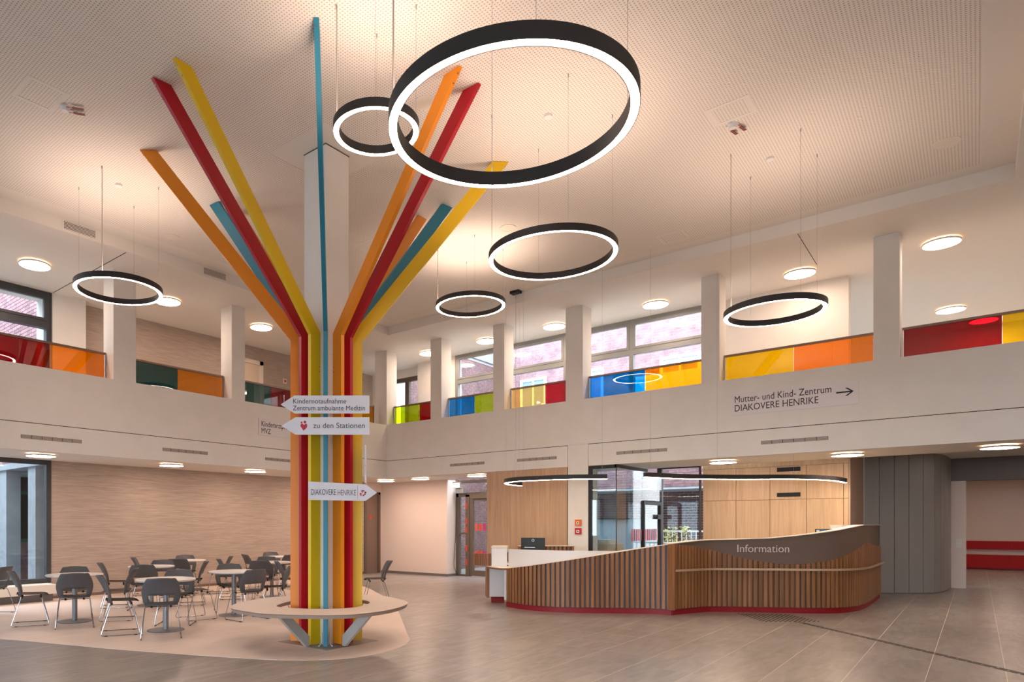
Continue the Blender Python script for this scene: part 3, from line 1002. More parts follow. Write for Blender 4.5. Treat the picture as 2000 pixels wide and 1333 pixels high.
# ------------------------------------------------------------------ arrow signs on the column
RV = Vector((RX, RY, 0)); FV = Vector((FX, FY, 0)); UP = Vector((0, 0, 1))
def arrow_sign(name, label, x0, x1, zl0, zl1, zr0, zr1, tip, dist, yaw=0.0):
    """board facing the visitors; x along the board in metres left/right of the photographer's axis"""
    u = (RV * math.cos(yaw) + FV * math.sin(yaw)).normalized()
    o0 = Vector((*plan(x0, dist), 0)) + 0 * UP
    wdt = (x1 - x0) / math.cos(yaw)
    def pt(s, z):
        return o0 + u * s + UP * z
    zm = (zl0 + zl1) / 2
    if tip == 'L':
        pts = [pt(0, (zl0 + zl1) / 2), pt(0.165, zl0), pt(wdt, zr0), pt(wdt, zr1), pt(0.165, zl1)]
    else:
        pts = [pt(0, zl0), pt(wdt - 0.14, zr0), pt(wdt, (zr0 + zr1) / 2), pt(wdt - 0.14, zr1), pt(0, zl1)]
    nrm = u.cross(UP)
    t = thing(name, label, 'sign', tuple(o0 + u * wdt / 2 + UP * zl0))
    bo = obj('board', B().plate(pts, nrm, -0.012), 'sign', t)
    return t, pt, u, nrm
D = 7.97
k = D / 1302.0
t, pt, u, nrm = arrow_sign('arrow_sign', 'white arrow sign pointing left reading Kindernotaufnahme, topmost on the tree column', (548 - 760) * k, (721.5 - 760) * k, 1.5 + 217 * k, 1.5 + 252 * k, 1.5 + 217 * k, 1.5 + 252 * k, 'L', D)
text('lettering', 'Kindernotaufnahme', 0.082, pt(0.145, 1.5 + (1025 - 788.5) * k), u, UP, 'ink', t, squeeze=0.98)
text('lettering', 'Zentrum ambulante Medizin', 0.082, pt(0.145, 1.5 + (1025 - 802) * k), u, UP, 'ink', t, squeeze=0.925)
obj('spacer', B().obox(pt(0.56, 1.5 + 234 * k) + FV * 0.03, RV * 0.03, UP * 0.05, FV * 0.022), 'steel', t)
t, pt, u, nrm = arrow_sign('arrow_sign', 'white arrow sign pointing left reading zu den Stationen with a red heart emblem', (550 - 760) * k, (721.5 - 760) * k, 1.5 + 175.5 * k, 1.5 + 209.5 * k, 1.5 + 175.5 * k, 1.5 + 209.5 * k, 'L', D)
text('lettering', 'zu den Stationen', 0.094, pt(0.378, 1.5 + (1025 - 836.8) * k), u, UP, 'ink', t, squeeze=0.98)
obj('spacer', B().obox(pt(0.56, 1.5 + 192 * k) + FV * 0.03, RV * 0.03, UP * 0.05, FV * 0.022), 'steel', t)
def disc2(c, r, n=14):
    return [(c[0] + r * math.cos(2 * PI * i / n), c[1] + r * math.sin(2 * PI * i / n)) for i in range(n)]
def emblem(polys, m, t, o, u, scale):
    for pl in polys:
        b = B().plate([o + u * (x * scale) + UP * (y * scale) + nrm * 0.001 for x, y in pl], nrm, 0.0012)
        obj('emblem', b, m, t)
o_ = pt(0.265, 1.5 + (1025 - 832) * k)
body = [(-0.9, 0.3), (-0.6, 0.62), (-0.2, 0.5), (0.05, 0.15), (0.4, 0.55), (0.8, 0.55), (1.0, 0.15), (0.9, -0.5), (0.45, -1.0), (-0.15, -1.4), (-0.55, -0.7), (-0.95, -0.15)]
emblem([body, disc2((0.33, 1.05), 0.38), disc2((-0.62, 0.92), 0.26)], 'logo_red', t, o_, u, 0.042)

k3 = 7.9 / 1302.0
t, pt, u, nrm = arrow_sign('arrow_sign', 'white arrow sign pointing right reading DIAKOVERE HENRIKE, lowest on the tree column', (602 - 760) * k3, (736 - 760) * k3, 1.5 + 48 * k3, 1.5 + 84 * k3, 1.5 + 46.5 * k3, 1.5 + 79.5 * k3, 'R', 7.9, 0.16)
text('lettering', 'DIAKOVERE', 0.098, pt(0.03, 1.5 + (1025 - 967) * k3), u, UP, 'ink', t, squeeze=0.57)
text('lettering', 'HENRIKE', 0.098, pt(0.345, 1.5 + (1025 - 967.8) * k3), u, UP, 'ink_thin', t, squeeze=0.57)
obj('divider', B().plate([pt(0.588, 1.5 + 50 * k3) + nrm * .001, pt(0.591, 1.5 + 50 * k3) + nrm * .001, pt(0.591, 1.5 + 78 * k3) + nrm * .001, pt(0.588, 1.5 + 78 * k3) + nrm * .001], nrm, 0.001), 'ink_thin', t)
obj('spacer', B().obox(pt(0.3, 1.5 + 64 * k3) + FV * 0.045, RV * 0.03, UP * 0.05, FV * 0.035), 'steel', t)
o_ = pt(0.655, 1.5 + (1025 - 963.5) * k3)
sq = lambda x, y, s=0.36: [(x - s, y - s), (x + s, y - s), (x + s, y + s), (x - s, y + s)]
emblem([sq(-0.4, 1.0), sq(0.25, 1.05, 0.28), sq(-1.05, -0.2), sq(-0.95, -0.85, 0.25), sq(0.1, -0.85, 0.33)], 'logo_red', t, o_, u, 0.028)
emblem([sq(0.95, 0.35, 0.36), sq(0.75, -0.4, 0.26), sq(-0.35, 0.35, 0.2)], 'logo_dark', t, o_, u, 0.028)
# two more arrows on the far side face, seen edge-on
for (za, zb, lab) in ((2.24, 2.49, 'upper of two white arrow signs seen edge-on at the right of the column'), (2.02, 2.235, 'lower of two white arrow signs seen edge-on at the right of the column')):
    p = Vector((*bearing(713.5, 8.3), 0))
    d = Vector((p.x, p.y, 0)).normalized()
    d = (d + RV * 0.012).normalized()
    t = thing('arrow_sign', lab, 'sign', (p.x, p.y, za))
    nv = Vector((d.y, -d.x, 0))
    pts = [p + UP * za, p + d * 0.75 + UP * za, p + d * 0.9 + UP * ((za + zb) / 2), p + d * 0.75 + UP * zb, p + UP * zb]
    obj('board', B().plate([q_ - nv * 0.008 for q_ in pts], nv, 0.016), 'sign', t)

# signs on the parapets
t = thing('wall_sign', 'pale sign on the right parapet reading Mutter- und Kind- Zentrum with an arrow', 'sign', (X0 - 0.01, 2.35, 3.43))
obj('board', B().box(X0 - 0.012, X0, 1.42, 3.28, 3.43, 3.815), 'sign2', t)
text('lettering', 'Mutter- und Kind- Zentrum', 0.165, (X0 - 0.0125, 3.235, 3.655), (0, -1, 0), (0, 0, 1), 'brass_text', t, squeeze=0.78)
text('lettering', 'DIAKOVERE HENRIKE', 0.165, (X0 - 0.0125, 3.235, 3.50), (0, -1, 0), (0, 0, 1), 'brass_text', t, squeeze=0.80)
yy = 1.60; zz = 3.635
b = B().box(X0 - 0.0145, X0 - 0.0125, 1.50, 1.72, zz - 0.012, zz + 0.012)
b.plate([(X0 - 0.0125, 1.485, zz), (X0 - 0.0125, 1.515, zz), (X0 - 0.0125, 1.60, zz + 0.065), (X0 - 0.0125, 1.565, zz + 0.065)], (-1, 0, 0), 0.002)
b.plate([(X0 - 0.0125, 1.485, zz), (X0 - 0.0125, 1.565, zz - 0.065), (X0 - 0.0125, 1.60, zz - 0.065), (X0 - 0.0125, 1.515, zz)], (-1, 0, 0), 0.002)
obj('arrow', b, 'brass_text', t)
t = thing('wall_sign', 'pale sign on the left parapet reading Kinderarztpraxis MVZ, partly behind the column', 'sign', (9.5, Y0 - 0.01, 3.41))
obj('board', B().box(8.80, 10.5, Y0 - 0.012, Y0, 3.41, 3.775), 'sign2', t)
text('lettering', 'Kinderarztpraxis', 0.165, (8.87, Y0 - 0.0125, 3.605), (1, 0, 0), (0, 0, 1), 'brass_text', t, squeeze=0.78)
text('lettering', 'MVZ', 0.165, (8.87, Y0 - 0.0125, 3.455), (1, 0, 0), (0, 0, 1), 'brass_text', t, squeeze=0.78)

# ------------------------------------------------------------------ coloured glass balustrades
def balustrade(label, axis, a0, a1, split, c0, c1, endpost=None):
    g = X0 + 0.29 if axis == 'X' else Y0 + 0.29
    loc = (g, (a0 + a1) / 2, ZSILL) if axis == 'X' else ((a0 + a1) / 2, g, ZSILL)
    t = thing('glass_railing', label, 'railing', loc)
    def bx(b, p0, p1, d0, d1, z0, z1):
        if axis == 'X': b.box(g + d0, g + d1, p0, p1, z0, z1)
        else: b.box(p0, p1, g + d0, g + d1, z0, z1)
        return b
    zt = 4.555
    obj('glass_panel', bx(B(), a0 + 0.03, split - 0.004, -0.006, 0.006, ZSILL + 0.005, zt), 'g_' + c0, t, label=c0 + ' glass panel')
    obj('glass_panel', bx(B(), split + 0.004, a1 - 0.03, -0.006, 0.006, ZSILL + 0.005, zt), 'g_' + c1, t, label=c1 + ' glass panel')
    obj('handrail', bx(B(), a0 + 0.01, a1 - 0.01, -0.025, 0.025, zt, zt + 0.035), 'rail', t)
    for e in (a0 + 0.012, a1 - 0.022):
        obj('end_profile', bx(B(), e, e + 0.010, -0.02, 0.02, ZSILL, zt), 'steel', t)
    obj('base_profile', bx(B(), a0 + 0.03, a1 - 0.03, -0.015, 0.015, ZSILL, ZSILL + 0.004), 'steel', t)
balustrade('glass railing with yellow-green and red panes in the gallery corner', 'X', 10.05, 11.49, 10.62, 'red', 'lime')
balustrade('glass railing with blue and lime panes below the first gallery window', 'X', 8.25, 9.72, 8.95, 'lime', 'blue')
balustrade('glass railing with peach and crimson panes', 'X', 6.47, 7.96, 7.10, 'crimson', 'peach')
balustrade('glass railing with bright blue and orange panes above the glass office', 'X', 3.79, 6.09, 4.92, 'orange', 'blue')
balustrade('glass railing with yellow and orange panes above the parapet sign', 'X', 1.23, 3.48, 2.37, 'orange', 'yellow')
balustrade('glass railing with dark red and yellow panes at far right', 'X', -1.57, 0.90, -0.27, 'yellow', 'red')
balustrade('glass railing with dark red and orange panes at far left', 'Y', 3.2, 5.63, 4.66, 'red', 'orange')
balustrade('glass railing with dark teal and amber panes behind the cafe', 'Y', 6.05, 8.13, 7.07, 'teal', 'amber')
balustrade('glass railing with teal and red panes just left of the tree column', 'Y', 8.46, 10.4, 9.37, 'teal', 'red')
balustrade('glass railing with yellow pane just right of the tree column', 'Y', 10.75, 12.75, 11.6, 'red', 'amber')

# ------------------------------------------------------------------ pendant rings
def ring_lamp(name, label, X, Y, z, R, cable, n=96, w=0.056, h=0.08):
    t = thing(name, label, 'lamp', (X, Y, z))
    obj('housing', B().lathe((X, Y), [(R, z), (R, z + h), (R - 0.008, z + h), (R - 0.008, z + 0.012), (R - w + 0.008, z + 0.012), (R - w + 0.008, z + h), (R - w, z + h), (R - w, z)], n, False).lathe((X, Y), [(R - w, z), (R - w + 0.004, z), (R - w + 0.004, z + 0.012)], n).lathe((X, Y), [(R, z), (R - 0.004, z), (R - 0.004, z + 0.012)], n), 'ring', t, True)
    obj('diffuser', B().lathe((X, Y), [(R - 0.0045, z + 0.004), (R - w + 0.0045, z + 0.004)], n), 'ring_light', t)
    obj('uplight', B().lathe((X, Y), [(R - w + 0.0085, z + h - 0.02), (R - 0.0085, z + h - 0.02)], n), 'ring_up', t)
    for k_, a in enumerate((0, 90, 180, 270)):
        ang = math.atan2(FY, FX) + math.radians(a)
        x = X + (R - w / 2) * math.cos(ang); y = Y + (R - w / 2) * math.sin(ang)
        obj('suspension_wire', B().cyl((x, y), 0.0016, z + h - 0.01, ZC - 0.03, 6), 'steel', t)
        obj('wire_gripper', B().cyl((x, y), 0.006, ZC - 0.04, ZC - 0.003, 8), 'steel', t)
    ang = math.atan2(FY, FX) + math.radians(cable)
    x = X + (R - w / 2) * math.cos(ang) ; y = Y + (R - w / 2) * math.sin(ang)
    obj('power_cord', B().tube([(x + 0.01, y, z + h - 0.01), (x + 0.012, y + 0.004, (z + ZC) / 2), (x + 0.01, y, ZC - 0.003)], 0.004, 6), 'vent_grille', t)
ring_lamp('ring_lamp', 'largest black ring lamp hanging nearest at the top centre', 3.472, 2.098, 3.88, 0.731, 90, h=0.092)
ring_lamp('ring_lamp', 'small black ring lamp overlapped by the largest ring', 4.452, 4.087, 5.05, 0.390, 90)
ring_lamp('ring_lamp', 'wide black ring lamp below the largest ring, centre of the hall', 6.99, 3.67, 4.57, 0.722, 90)
ring_lamp('ring_lamp', 'black ring lamp hanging at the right in front of the yellow glass', 9.606, 1.943, 4.18, 0.578, 90)
ring_lamp('ring_lamp', 'smallest looking black ring lamp just right of the tree branches', 9.470, 6.505, 5.22, 0.590, 90)
ring_lamp('ring_lamp', 'black ring lamp hanging at the left above the cafe tables', 4.485, 8.999, 4.75, 0.585, 180)

def arc_lamp(label, pts, anchors, dims):
    path = catmull(pts, 10)
    z = 2.30; h = 0.085; w = 0.06
    t = thing('arc_lamp', label, 'lamp', (*pts[len(pts) // 2], z))
    b = B().ribbon(path, w, z + 0.006, z + h)
    obj('housing', b, 'ring', t)
    obj('diffuser', B().ribbon(path, w - 0.012, z, z + 0.0055), 'arc_light', t)
    for i in anchors:
        x, y = path[i]
        obj('suspension_wire', B().cyl((x, y), 0.0016, z + h, ((ZC if x < XS else ZG) if x < X0 else (ZP if x < X0 + 0.4 else ZSOF)) - 0.004, 6), 'steel', t)
arc_lamp('black J-shaped lamp curving over the low left end of the desk', [(11.36, 4.90), (11.05, 5.40), (10.92, 5.88), (10.90, 6.30), (11.0, 6.62), (11.28, 6.92), (11.75, 7.10), (12.25, 7.14)], (2, 30, 52, 68), None)
arc_lamp('long black curved lamp over the information desk', [(11.36, 4.24), (12.30, 3.84), (13.05, 3.20), (13.65, 2.45), (14.45, 2.02), (15.45, 1.91)], (2, 16, 30, 46), None)
t = thing('lamp_canopy', 'small black ceiling box with a thin cord above the desk lamps', 'canopy', (11.8, 7.0, ZC))
obj('box', B().box(11.73, 11.87, 6.90, 7.10, ZC - 0.05, ZC), 'black', t)
obj('cord', B().cyl((11.80, 7.0), 0.004, 2.39, ZC - 0.05, 6), 'steel', t)

# ------------------------------------------------------------------ flush ceiling discs
def disc_lamp(label, x, y, zc, R=0.25):
    t = thing('ceiling_lamp', label, 'lamp', (x, y, zc))
    obj('body', B().lathe((x, y), [(R - 0.04, zc - 0.017), (R - 0.002, zc - 0.022), (R, zc - 0.026), (R, zc - 0.050), (R - 0.004, zc - 0.053), (R - 0.010, zc - 0.053), (R - 0.010, zc - 0.045)], 40), 'white_gloss', t, True)
    obj('diffuser', B().lathe((x, y), [(0.0005, zc - 0.0525), (R - 0.0105, zc - 0.0525)], 40), 'disc_light', t)
    obj('backlight', B().lathe((x, y), [(R - 0.035, zc - 0.003), (R - 0.035, zc - 0.016)], 40), 'disc_halo', t)
    obj('mount', B().cyl((x, y), R - 0.041, zc - 0.02, zc, 32), 'white_gloss', t)
for x, lab in ((4.58, 'round ceiling lamp on the gallery at far left, left of the hanging ring'), (7.1, 'round gallery ceiling lamp touching the left hanging ring'), (9.43, 'round gallery ceiling lamp just left of the tree branches'), (2.1, 'round gallery ceiling lamp off the left edge')):
    disc_lamp(lab, x, 12.2, ZG)
for y, lab in ((0.43, 'large round gallery ceiling lamp at far right'), (2.38, 'round gallery ceiling lamp above the right hanging ring'), (4.92, 'round gallery ceiling lamp above the blue glass'), (7.18, 'round gallery ceiling lamp above the crimson glass'),
               (8.99, 'round gallery ceiling lamp half behind the pillar, above the lime glass'), (10.77, 'round gallery ceiling lamp in the corner above the red glass'), (-1.9, 'round gallery ceiling lamp off the right edge')):
    disc_lamp(lab, 13.78, y, ZG)
disc_lamp('round ceiling lamp in the upper room behind the red glass', 18.2, 0.42, ZG)
disc_lamp('round ceiling lamp seen red through the dark red glass', 24.0 - 4.4, -0.1, ZG)
for x, lab in ((4.88, 'round soffit lamp above the left window'), (7.49, 'round soffit lamp above the second cafe table'), (9.66, 'round soffit lamp just left of the tree column'), (12.0, 'round soffit lamp hidden behind the tree column')):
    disc_lamp(lab, x, 12.72, ZSOF)
for x, y, lab in ((14.25, 12.7, 'round soffit lamp nearest the corner door'), (14.2, 11.4, 'second round soffit lamp left of the exit sign'), (14.25, 9.6, 'round soffit lamp in front of the entrance door'), (14.43, 3.82, 'round soffit lamp above the window behind the desk'), (14.4, 1.75, 'round soffit lamp at the right end of the oak wall'), (14.62, -0.27, 'round soffit lamp at the far right edge')):
    disc_lamp(lab, x, y, ZSOF)
for x, y, lab in ((24.0, -1.2, 'round lamp on the corridor ceiling'), (18.6, -1.6, 'round lamp on the ceiling before the corridor'), (27.5, -0.6, 'added unseen lamp above the red corridor bench'), (22.5, -3.5, 'added unseen corridor lamp off the right edge')):
    disc_lamp(lab, x, y, 3.05)  # the last two are added out of view to brighten the corridor
for x, y, lab in ((1.0, -3.0, 'second from the glazed front'), (5.5, -3.0, 'third from the glazed front'), (10.0, -3.0, 'nearest the right gallery'), (-3.0, -3.0, 'nearest the glazed front')):
    disc_lamp('unseen fill lamp added behind the photographer, ' + lab, x, y, ZG)  # unseen lamps added to light the hall from behind

# ------------------------------------------------------------------ ceiling devices
def access(label, x0, x1, y0, y1):
    t = thing('access_panel', label, 'panel', ((x0 + x1) / 2, (y0 + y1) / 2, ZC))
    f = 0.05; z = ZC - 0.006
    obj('frame', B().box(x0, x1, y0, y0 + f, z, ZC - 0.003).box(x0, x1, y1 - f, y1, z, ZC - 0.003).box(x0, x0 + f, y0 + f, y1 - f, z, ZC - 0.003).box(x1 - f, x1, y0 + f, y1 - f, z, ZC - 0.003), 'ceil', t)
    obj('cover', B().box(x0 + f + 0.003, x1 - f - 0.003, y0 + f + 0.003, y1 - f - 0.003, z + 0.0015, ZC - 0.003), 'perf', t)
access('square ceiling hatch at the upper left', 2.73, 3.17, 7.46, 7.95)
access('square ceiling hatch at the upper right', 8.08, 8.49, 1.88, 2.33)
access('square ceiling hatch above the right gallery', 11.08, 11.49, 3.53, 3.95)
access('square ceiling hatch right behind the tree column', 8.05, 8.46, 7.50, 7.93)
def speaker(label, x, y, r):
    t = thing('ceiling_speaker', label, 'speaker', (x, y, ZC))
    obj('rim', B().lathe((x, y), [(r, ZC - 0.003), (r, ZC - 0.010), (r - 0.012, ZC - 0.010), (r - 0.012, ZC - 0.003)], 36), 'ceil', t)
    obj('grille', B().cyl((x, y), r - 0.013, ZC - 0.007, ZC - 0.003, 36), 'offwhite', t)
speaker('round ceiling loudspeaker at far right', 10.73, 0.29, 0.145)
speaker('round ceiling loudspeaker seen through the largest ring', 5.86, 4.62, 0.13)
speaker('round ceiling loudspeaker above the cafe', 5.84, 9.92, 0.13)
speaker('round ceiling loudspeaker below the wide ring', 9.2, 5.6, 0.13)
def detector(label, x, y, ang):
    t = thing('smoke_detector', label, 'detector', (x, y, ZC))
    obj('base', B().lathe((x, y), [(0.0005, ZC - 0.055), (0.035, ZC - 0.055), (0.05, ZC - 0.03), (0.055, ZC - 0.003)], 24), 'white_gloss', t, True)
    d = Vector((math.cos(ang), math.sin(ang), 0)); n_ = Vector((-d.y, d.x, 0))
    for s in (-0.05, 0.05):
        c = Vector((x, y, ZC - 0.03)) + d * 0.14 + n_ * s
        obj('label_tag', B().obox(c, d * 0.06, n_ * 0.018, UP * 0.002), 'tag_brown', t)
        obj('tag_cord', B().obox(c - d * 0.09, d * 0.03, n_ * 0.004, UP * 0.002), 'red_box', t)
    obj('arm', B().obox(Vector((x, y, ZC - 0.012)) + d * 0.05 + n_ * 0.05, d * 0.07, n_ * 0.02, UP * 0.006), 'white_gloss', t)
detector('smoke detector with two brown tags beside the upper left hatch', 3.22, 7.72, -0.55)
detector('smoke detector with two brown tags beside the upper right hatch', 8.56, 2.16, -0.2)
for x, y, lab in ((6.97, 3.71, 'small white cord canopy above the wide ring'), (9.67, 2.0, 'small white cord canopy above the right ring'), (4.45, 8.93, 'small white cord canopy above the left ring')):
    t = thing('cord_canopy', lab, 'canopy', (x, y, ZC))
    obj('cap', B().cyl((x, y), 0.045, ZC - 0.03, ZC - 0.003, 20, 0.05), 'white_gloss', t)

# ------------------------------------------------------------------ air vents
def step_vent(label, x0, x1, z0, z1):
    t = thing('air_vent', label, 'vent', ((x0 + x1) / 2, YS, z0))
    y = YS
    obj('frame', B().box(x0 - 0.03, x1 + 0.03, y - 0.008, y, z0 - 0.02, z0).box(x0 - 0.03, x1 + 0.03, y - 0.008, y, z1, z1 + 0.02).box(x0 - 0.03, x0, y - 0.008, y, z0, z1).box(x1, x1 + 0.03, y - 0.008, y, z0, z1), 'ceil', t)
    obj('recess', B().box(x0, x1, y - 0.003, y, z0, z1), 'vent_dark', t)
    n = 6
    for k_ in range(n):
        z = z0 + (k_ + 0.3) * (z1 - z0) / n
        obj('slat', B().box(x0, x1, y - 0.008, y - 0.003, z, z + (z1 - z0) / n * 0.45), 'ceil', t)
step_vent('white louvred vent on the ceiling step at upper left', 4.38, 4.87, 6.06, 6.185)
step_vent('white louvred vent on the ceiling step left of the tree branches', 6.85, 7.33, 6.06, 6.185)
def slot_vent(label, axis, a0, a1, z0=2.885, z1=2.945):
    c = X0 if axis == 'X' else Y0
    t = thing('slot_vent', label, 'vent', (c, (a0 + a1) / 2, z0) if axis == 'X' else ((a0 + a1) / 2, c, z0))
    def bx(p0, p1, d0, d1, q0, q1):
        return B().box(c - d1, c - d0, p0, p1, q0, q1) if axis == 'X' else B().box(p0, p1, c - d1, c - d0, q0, q1)
    obj('backing', bx(a0, a1, 0.0005, 0.003, z0, z1), 'vent_mid', t)
    n = 6
    s = (a1 - a0) / n
    for k_ in range(n):
        for r_ in range(4):
            zz = z0 + 0.004 + r_ * (z1 - z0 - 0.004) / 4
            g = obj('slat', bx(a0 + k_ * s + 0.006, a0 + (k_ + 1) * s - 0.006, 0.003, 0.007, zz, zz + 0.009), 'vent_grille', t)
slot_vent('long slot vent on the left parapet at far left', 'Y', 4.10, 5.07)
slot_vent('long slot vent on the left parapet above the middle tables', 'Y', 6.58, 7.56)
slot_vent('long slot vent on the left parapet touching the tree column', 'Y', 8.99, 9.95)
slot_vent('long slot vent on the right parapet above the entrance', 'X', 8.49, 9.46)
slot_vent('long slot vent on the right parapet above the oak pier', 'X', 6.68, 7.63)
slot_vent('long slot vent on the right parapet above the glass office', 'X', 4.40, 5.38)
slot_vent('long slot vent on the right parapet below the parapet sign', 'X', 1.83, 2.81)
# ------------------------------------------------------------------ reception desk
def lerp_tab(tab, s):
    if s <= tab[0][0]: return tab[0][1]
    for (a, za), (c, zc) in zip(tab[:-1], tab[1:]):
        if s <= c:
            return za + (zc - za) * (s - a) / (c - a)
    return tab[-1][1]
LP = catmull([(10.50, 6.45), (10.36, 6.10), (10.32, 5.70), (10.42, 5.27), (10.66, 4.90), (10.93, 4.55), (11.19, 4.15), (11.33, 3.76)], 12)
RP = catmull([(11.33, 3.76), (11.70, 3.63), (12.06, 3.50), (12.30, 3.31), (12.75, 2.64), (13.20, 1.96), (13.63, 1.65), (14.30, 1.50), (15.47, 1.47), (16.9, 1.48)], 12)
LT = [(0, .703), (.54, .774), (1.07, .861), (1.61, .953), (2.14, 1.042), (2.68, 1.134), (3.0, 1.188)]
RT = [(0, 1.19), (.7, 1.232), (1.4, 1.253), (1.87, 1.269), (2.33, 1.317), (2.8, 1.379), (3.27, 1.443), (3.6, 1.475), (3.97, 1.495), (6.6, 1.49)]
RW = [(0, 1.185), (.23, 1.161), (.47, 1.134), (.7, 1.104), (.93, 1.062), (1.17, 1.005), (1.4, .94), (1.63, .888), (1.87, .852), (2.1, .826), (2.33, .824), (2.57, .848), (2.8, .879), (3.03, .93), (3.27, .98),
      (3.5, 1.032), (3.73, 1.079), (3.97, 1.127), (4.2, 1.167), (4.43, 1.184), (4.67, 1.159), (4.9, 1.135), (5.13, 1.112), (5.37, 1.096), (5.6, 1.088), (6.07, 1.071), (6.54, 1.054)]
desk = thing('reception_desk', 'long curved reception desk with vertical oak slats and red plinth', 'desk', (12.0, 4.0, 0))
def wall_strip(path, off0, off1, z0, zfun):
    """upright band between two offsets of a plan path (positive = towards the staff side), with a varying top"""
    n = len(path)
    s = 0.0
    A, C, Z = [], [], []
    for i in range(n):
        a = Vector(path[max(i - 1, 0)]); c = Vector(path[min(i + 1, n - 1)])
        tg = (c - a).normalized()
        nn = Vector((-tg.y, tg.x))
        p = Vector(path[i])
        if i: s += (p - Vector(path[i - 1])).length
        A.append(p + nn * off0); C.append(p + nn * off1); Z.append(zfun(s))
    vs = []
    for i in range(n):
        vs += [(A[i].x, A[i].y, z0 if not callable(z0) else z0(i)), (C[i].x, C[i].y, z0 if not callable(z0) else z0(i)), (C[i].x, C[i].y, Z[i]), (A[i].x, A[i].y, Z[i])]
    fs = [(0, 1, 2, 3), ((n - 1) * 4 + 3, (n - 1) * 4 + 2, (n - 1) * 4 + 1, (n - 1) * 4)]
    for i in range(n - 1):
        for j in range(4):
            fs.append((i * 4 + j, (i + 1) * 4 + j, (i + 1) * 4 + (j + 1) % 4, i * 4 + (j + 1) % 4))
    return B().add(vs, fs)
obj('front_panel', wall_strip(LP, 0.035, 0.06, 0.0905, lambda s: lerp_tab(LT, s) - 0.012), 'slat_back', desk)
obj('fascia', wall_strip(RP, 0.035, 0.06, 0.0905, lambda s: lerp_tab(RT, s) - 0.012), 'taupe', desk)
def cap(path, tab):
    n = len(path); s = 0; vs = []
    for i in range(n):
        a = Vector(path[max(i - 1, 0)]); c = Vector(path[min(i + 1, n - 1)])
        tg = (c - a).normalized(); nn = Vector((-tg.y, tg.x)); p = Vector(path[i])
        if i: s += (p - Vector(path[i - 1])).length
        z = lerp_tab(tab, s)
        q0, q1 = p + nn * 0.0, p + nn * 0.16
        vs += [(q0.x, q0.y, z - 0.011), (q1.x, q1.y, z - 0.011), (q1.x, q1.y, z), (q0.x, q0.y, z)]
    fs = [(0, 1, 2, 3), ((n - 1) * 4 + 3, (n - 1) * 4 + 2, (n - 1) * 4 + 1, (n - 1) * 4)]
    for i in range(n - 1):
        for j in range(4):
            fs.append((i * 4 + j, (i + 1) * 4 + j, (i + 1) * 4 + (j + 1) % 4, i * 4 + (j + 1) % 4))
    return B().add(vs, fs)
obj('counter_edge', cap(LP, LT), 'offwhite', desk)
obj('counter_edge', cap(RP, RT), 'offwhite', desk)
obj('inner_lining', wall_strip(LP, 0.0605, 0.075, 0.09, lambda s: lerp_tab(LT, s) - 0.012), 'white_gloss', desk)
obj('inner_lining', wall_strip(RP, 0.0605, 0.075, 0.09, lambda s: lerp_tab(RT, s) - 0.012), 'white_gloss', desk)
obj('plinth', wall_strip(LP, 0.022, 0.05, 0.0, lambda s: 0.0895), 'red_paint', desk)
obj('plinth', wall_strip(RP, 0.022, 0.05, 0.0, lambda s: 0.0895), 'red_paint', desk)
def slats(path, tab, pitch, start, lim=1e9):
    for k_, (p, tg) in enumerate(resample(path, pitch)):
        s = k_ * pitch
        if s < start or s > lim: continue
        nn = Vector((-tg.y, tg.x))
        zt = lerp_tab(tab, s) - (0.012 if tab is LT else 0)
        b = B().prism([tuple(p - tg * 0.025), tuple(p + tg * 0.025), tuple(p + tg * 0.025 + nn * 0.034), tuple(p - tg * 0.025 + nn * 0.034)], 0.098, zt)
        obj('slat', b, 'slat', desk)
slats(LP, LT, 0.0815, 0.02, 2.95)
slats(RP, RW, 0.083, 0.02)
b = B().obox((11.33, 3.79, 0.63), Vector((0.035, -0.028, 0)), Vector((0.02, 0.03, 0)), Vector((0, 0, 0.545)))
obj('corner_post', b, 'slat', desk)
# grab rail along the right wing
rail = [(p + Vector((tg.y, -tg.x)) * 0.06) for p, tg in resample(RP, 0.12)][0:]
rp_ = [(p.x, p.y) for p in rail]
obj('grab_rail', B().ribbon(rp_, 0.022, 0.722, 0.757), 'rail_gold', desk)
for k_ in range(3, len(rail), 9):
    p, tg = resample(RP, 0.12)[k_]
    nn = Vector((tg.y, -tg.x, 0))
    obj('rail_bracket', B().obox(Vector((p.x, p.y, 0.738)) + nn * 0.03, nn * 0.03, Vector((tg.x, tg.y, 0)) * 0.02, UP * 0.005), 'steel', desk)
# lettering
tg = Vector((0.558, -0.830, 0)).normalized(); nout = Vector((tg.y, -tg.x, 0))
pp = Vector((12.455, 3.08, 1.028)) - nout * 0.033
text('lettering', 'Information', 0.185, pp, tg, UP, 'light_text', desk, squeeze=0.97, lift=0.02)
# low left end: shelf, white end panel, upstand, rear slatted unit
b = B().prism(catmull([(10.47, 6.42), (10.52, 6.70), (10.66, 6.92), (10.84, 7.06), (11.15, 7.14), (11.5, 7.1), (11.6, 6.6), (11.1, 6.2)], 5, True), 0.70, 0.712)
obj('counter_top', b, 'offwhite', desk)
b = B().prism(catmull([(10.465, 6.415), (10.515, 6.705), (10.655, 6.925), (10.836, 7.066), (11.15, 7.146), (11.5, 7.1), (11.6, 6.6), (11.1, 6.2)], 5, True), 0.672, 0.6995)
obj('counter_core', b, 'slat', desk)
b = B().prism([(10.80, 6.98), (10.98, 6.77), (11.02, 6.80), (10.84, 7.01)], 0.12, 0.672)
obj('end_panel', b, 'white_gloss', desk)
b = B().prism([(10.50, 6.47), (10.98, 6.77), (10.99, 6.74), (10.52, 6.44)], 0.12, 0.672)
obj('end_panel', b, 'white_gloss', desk)
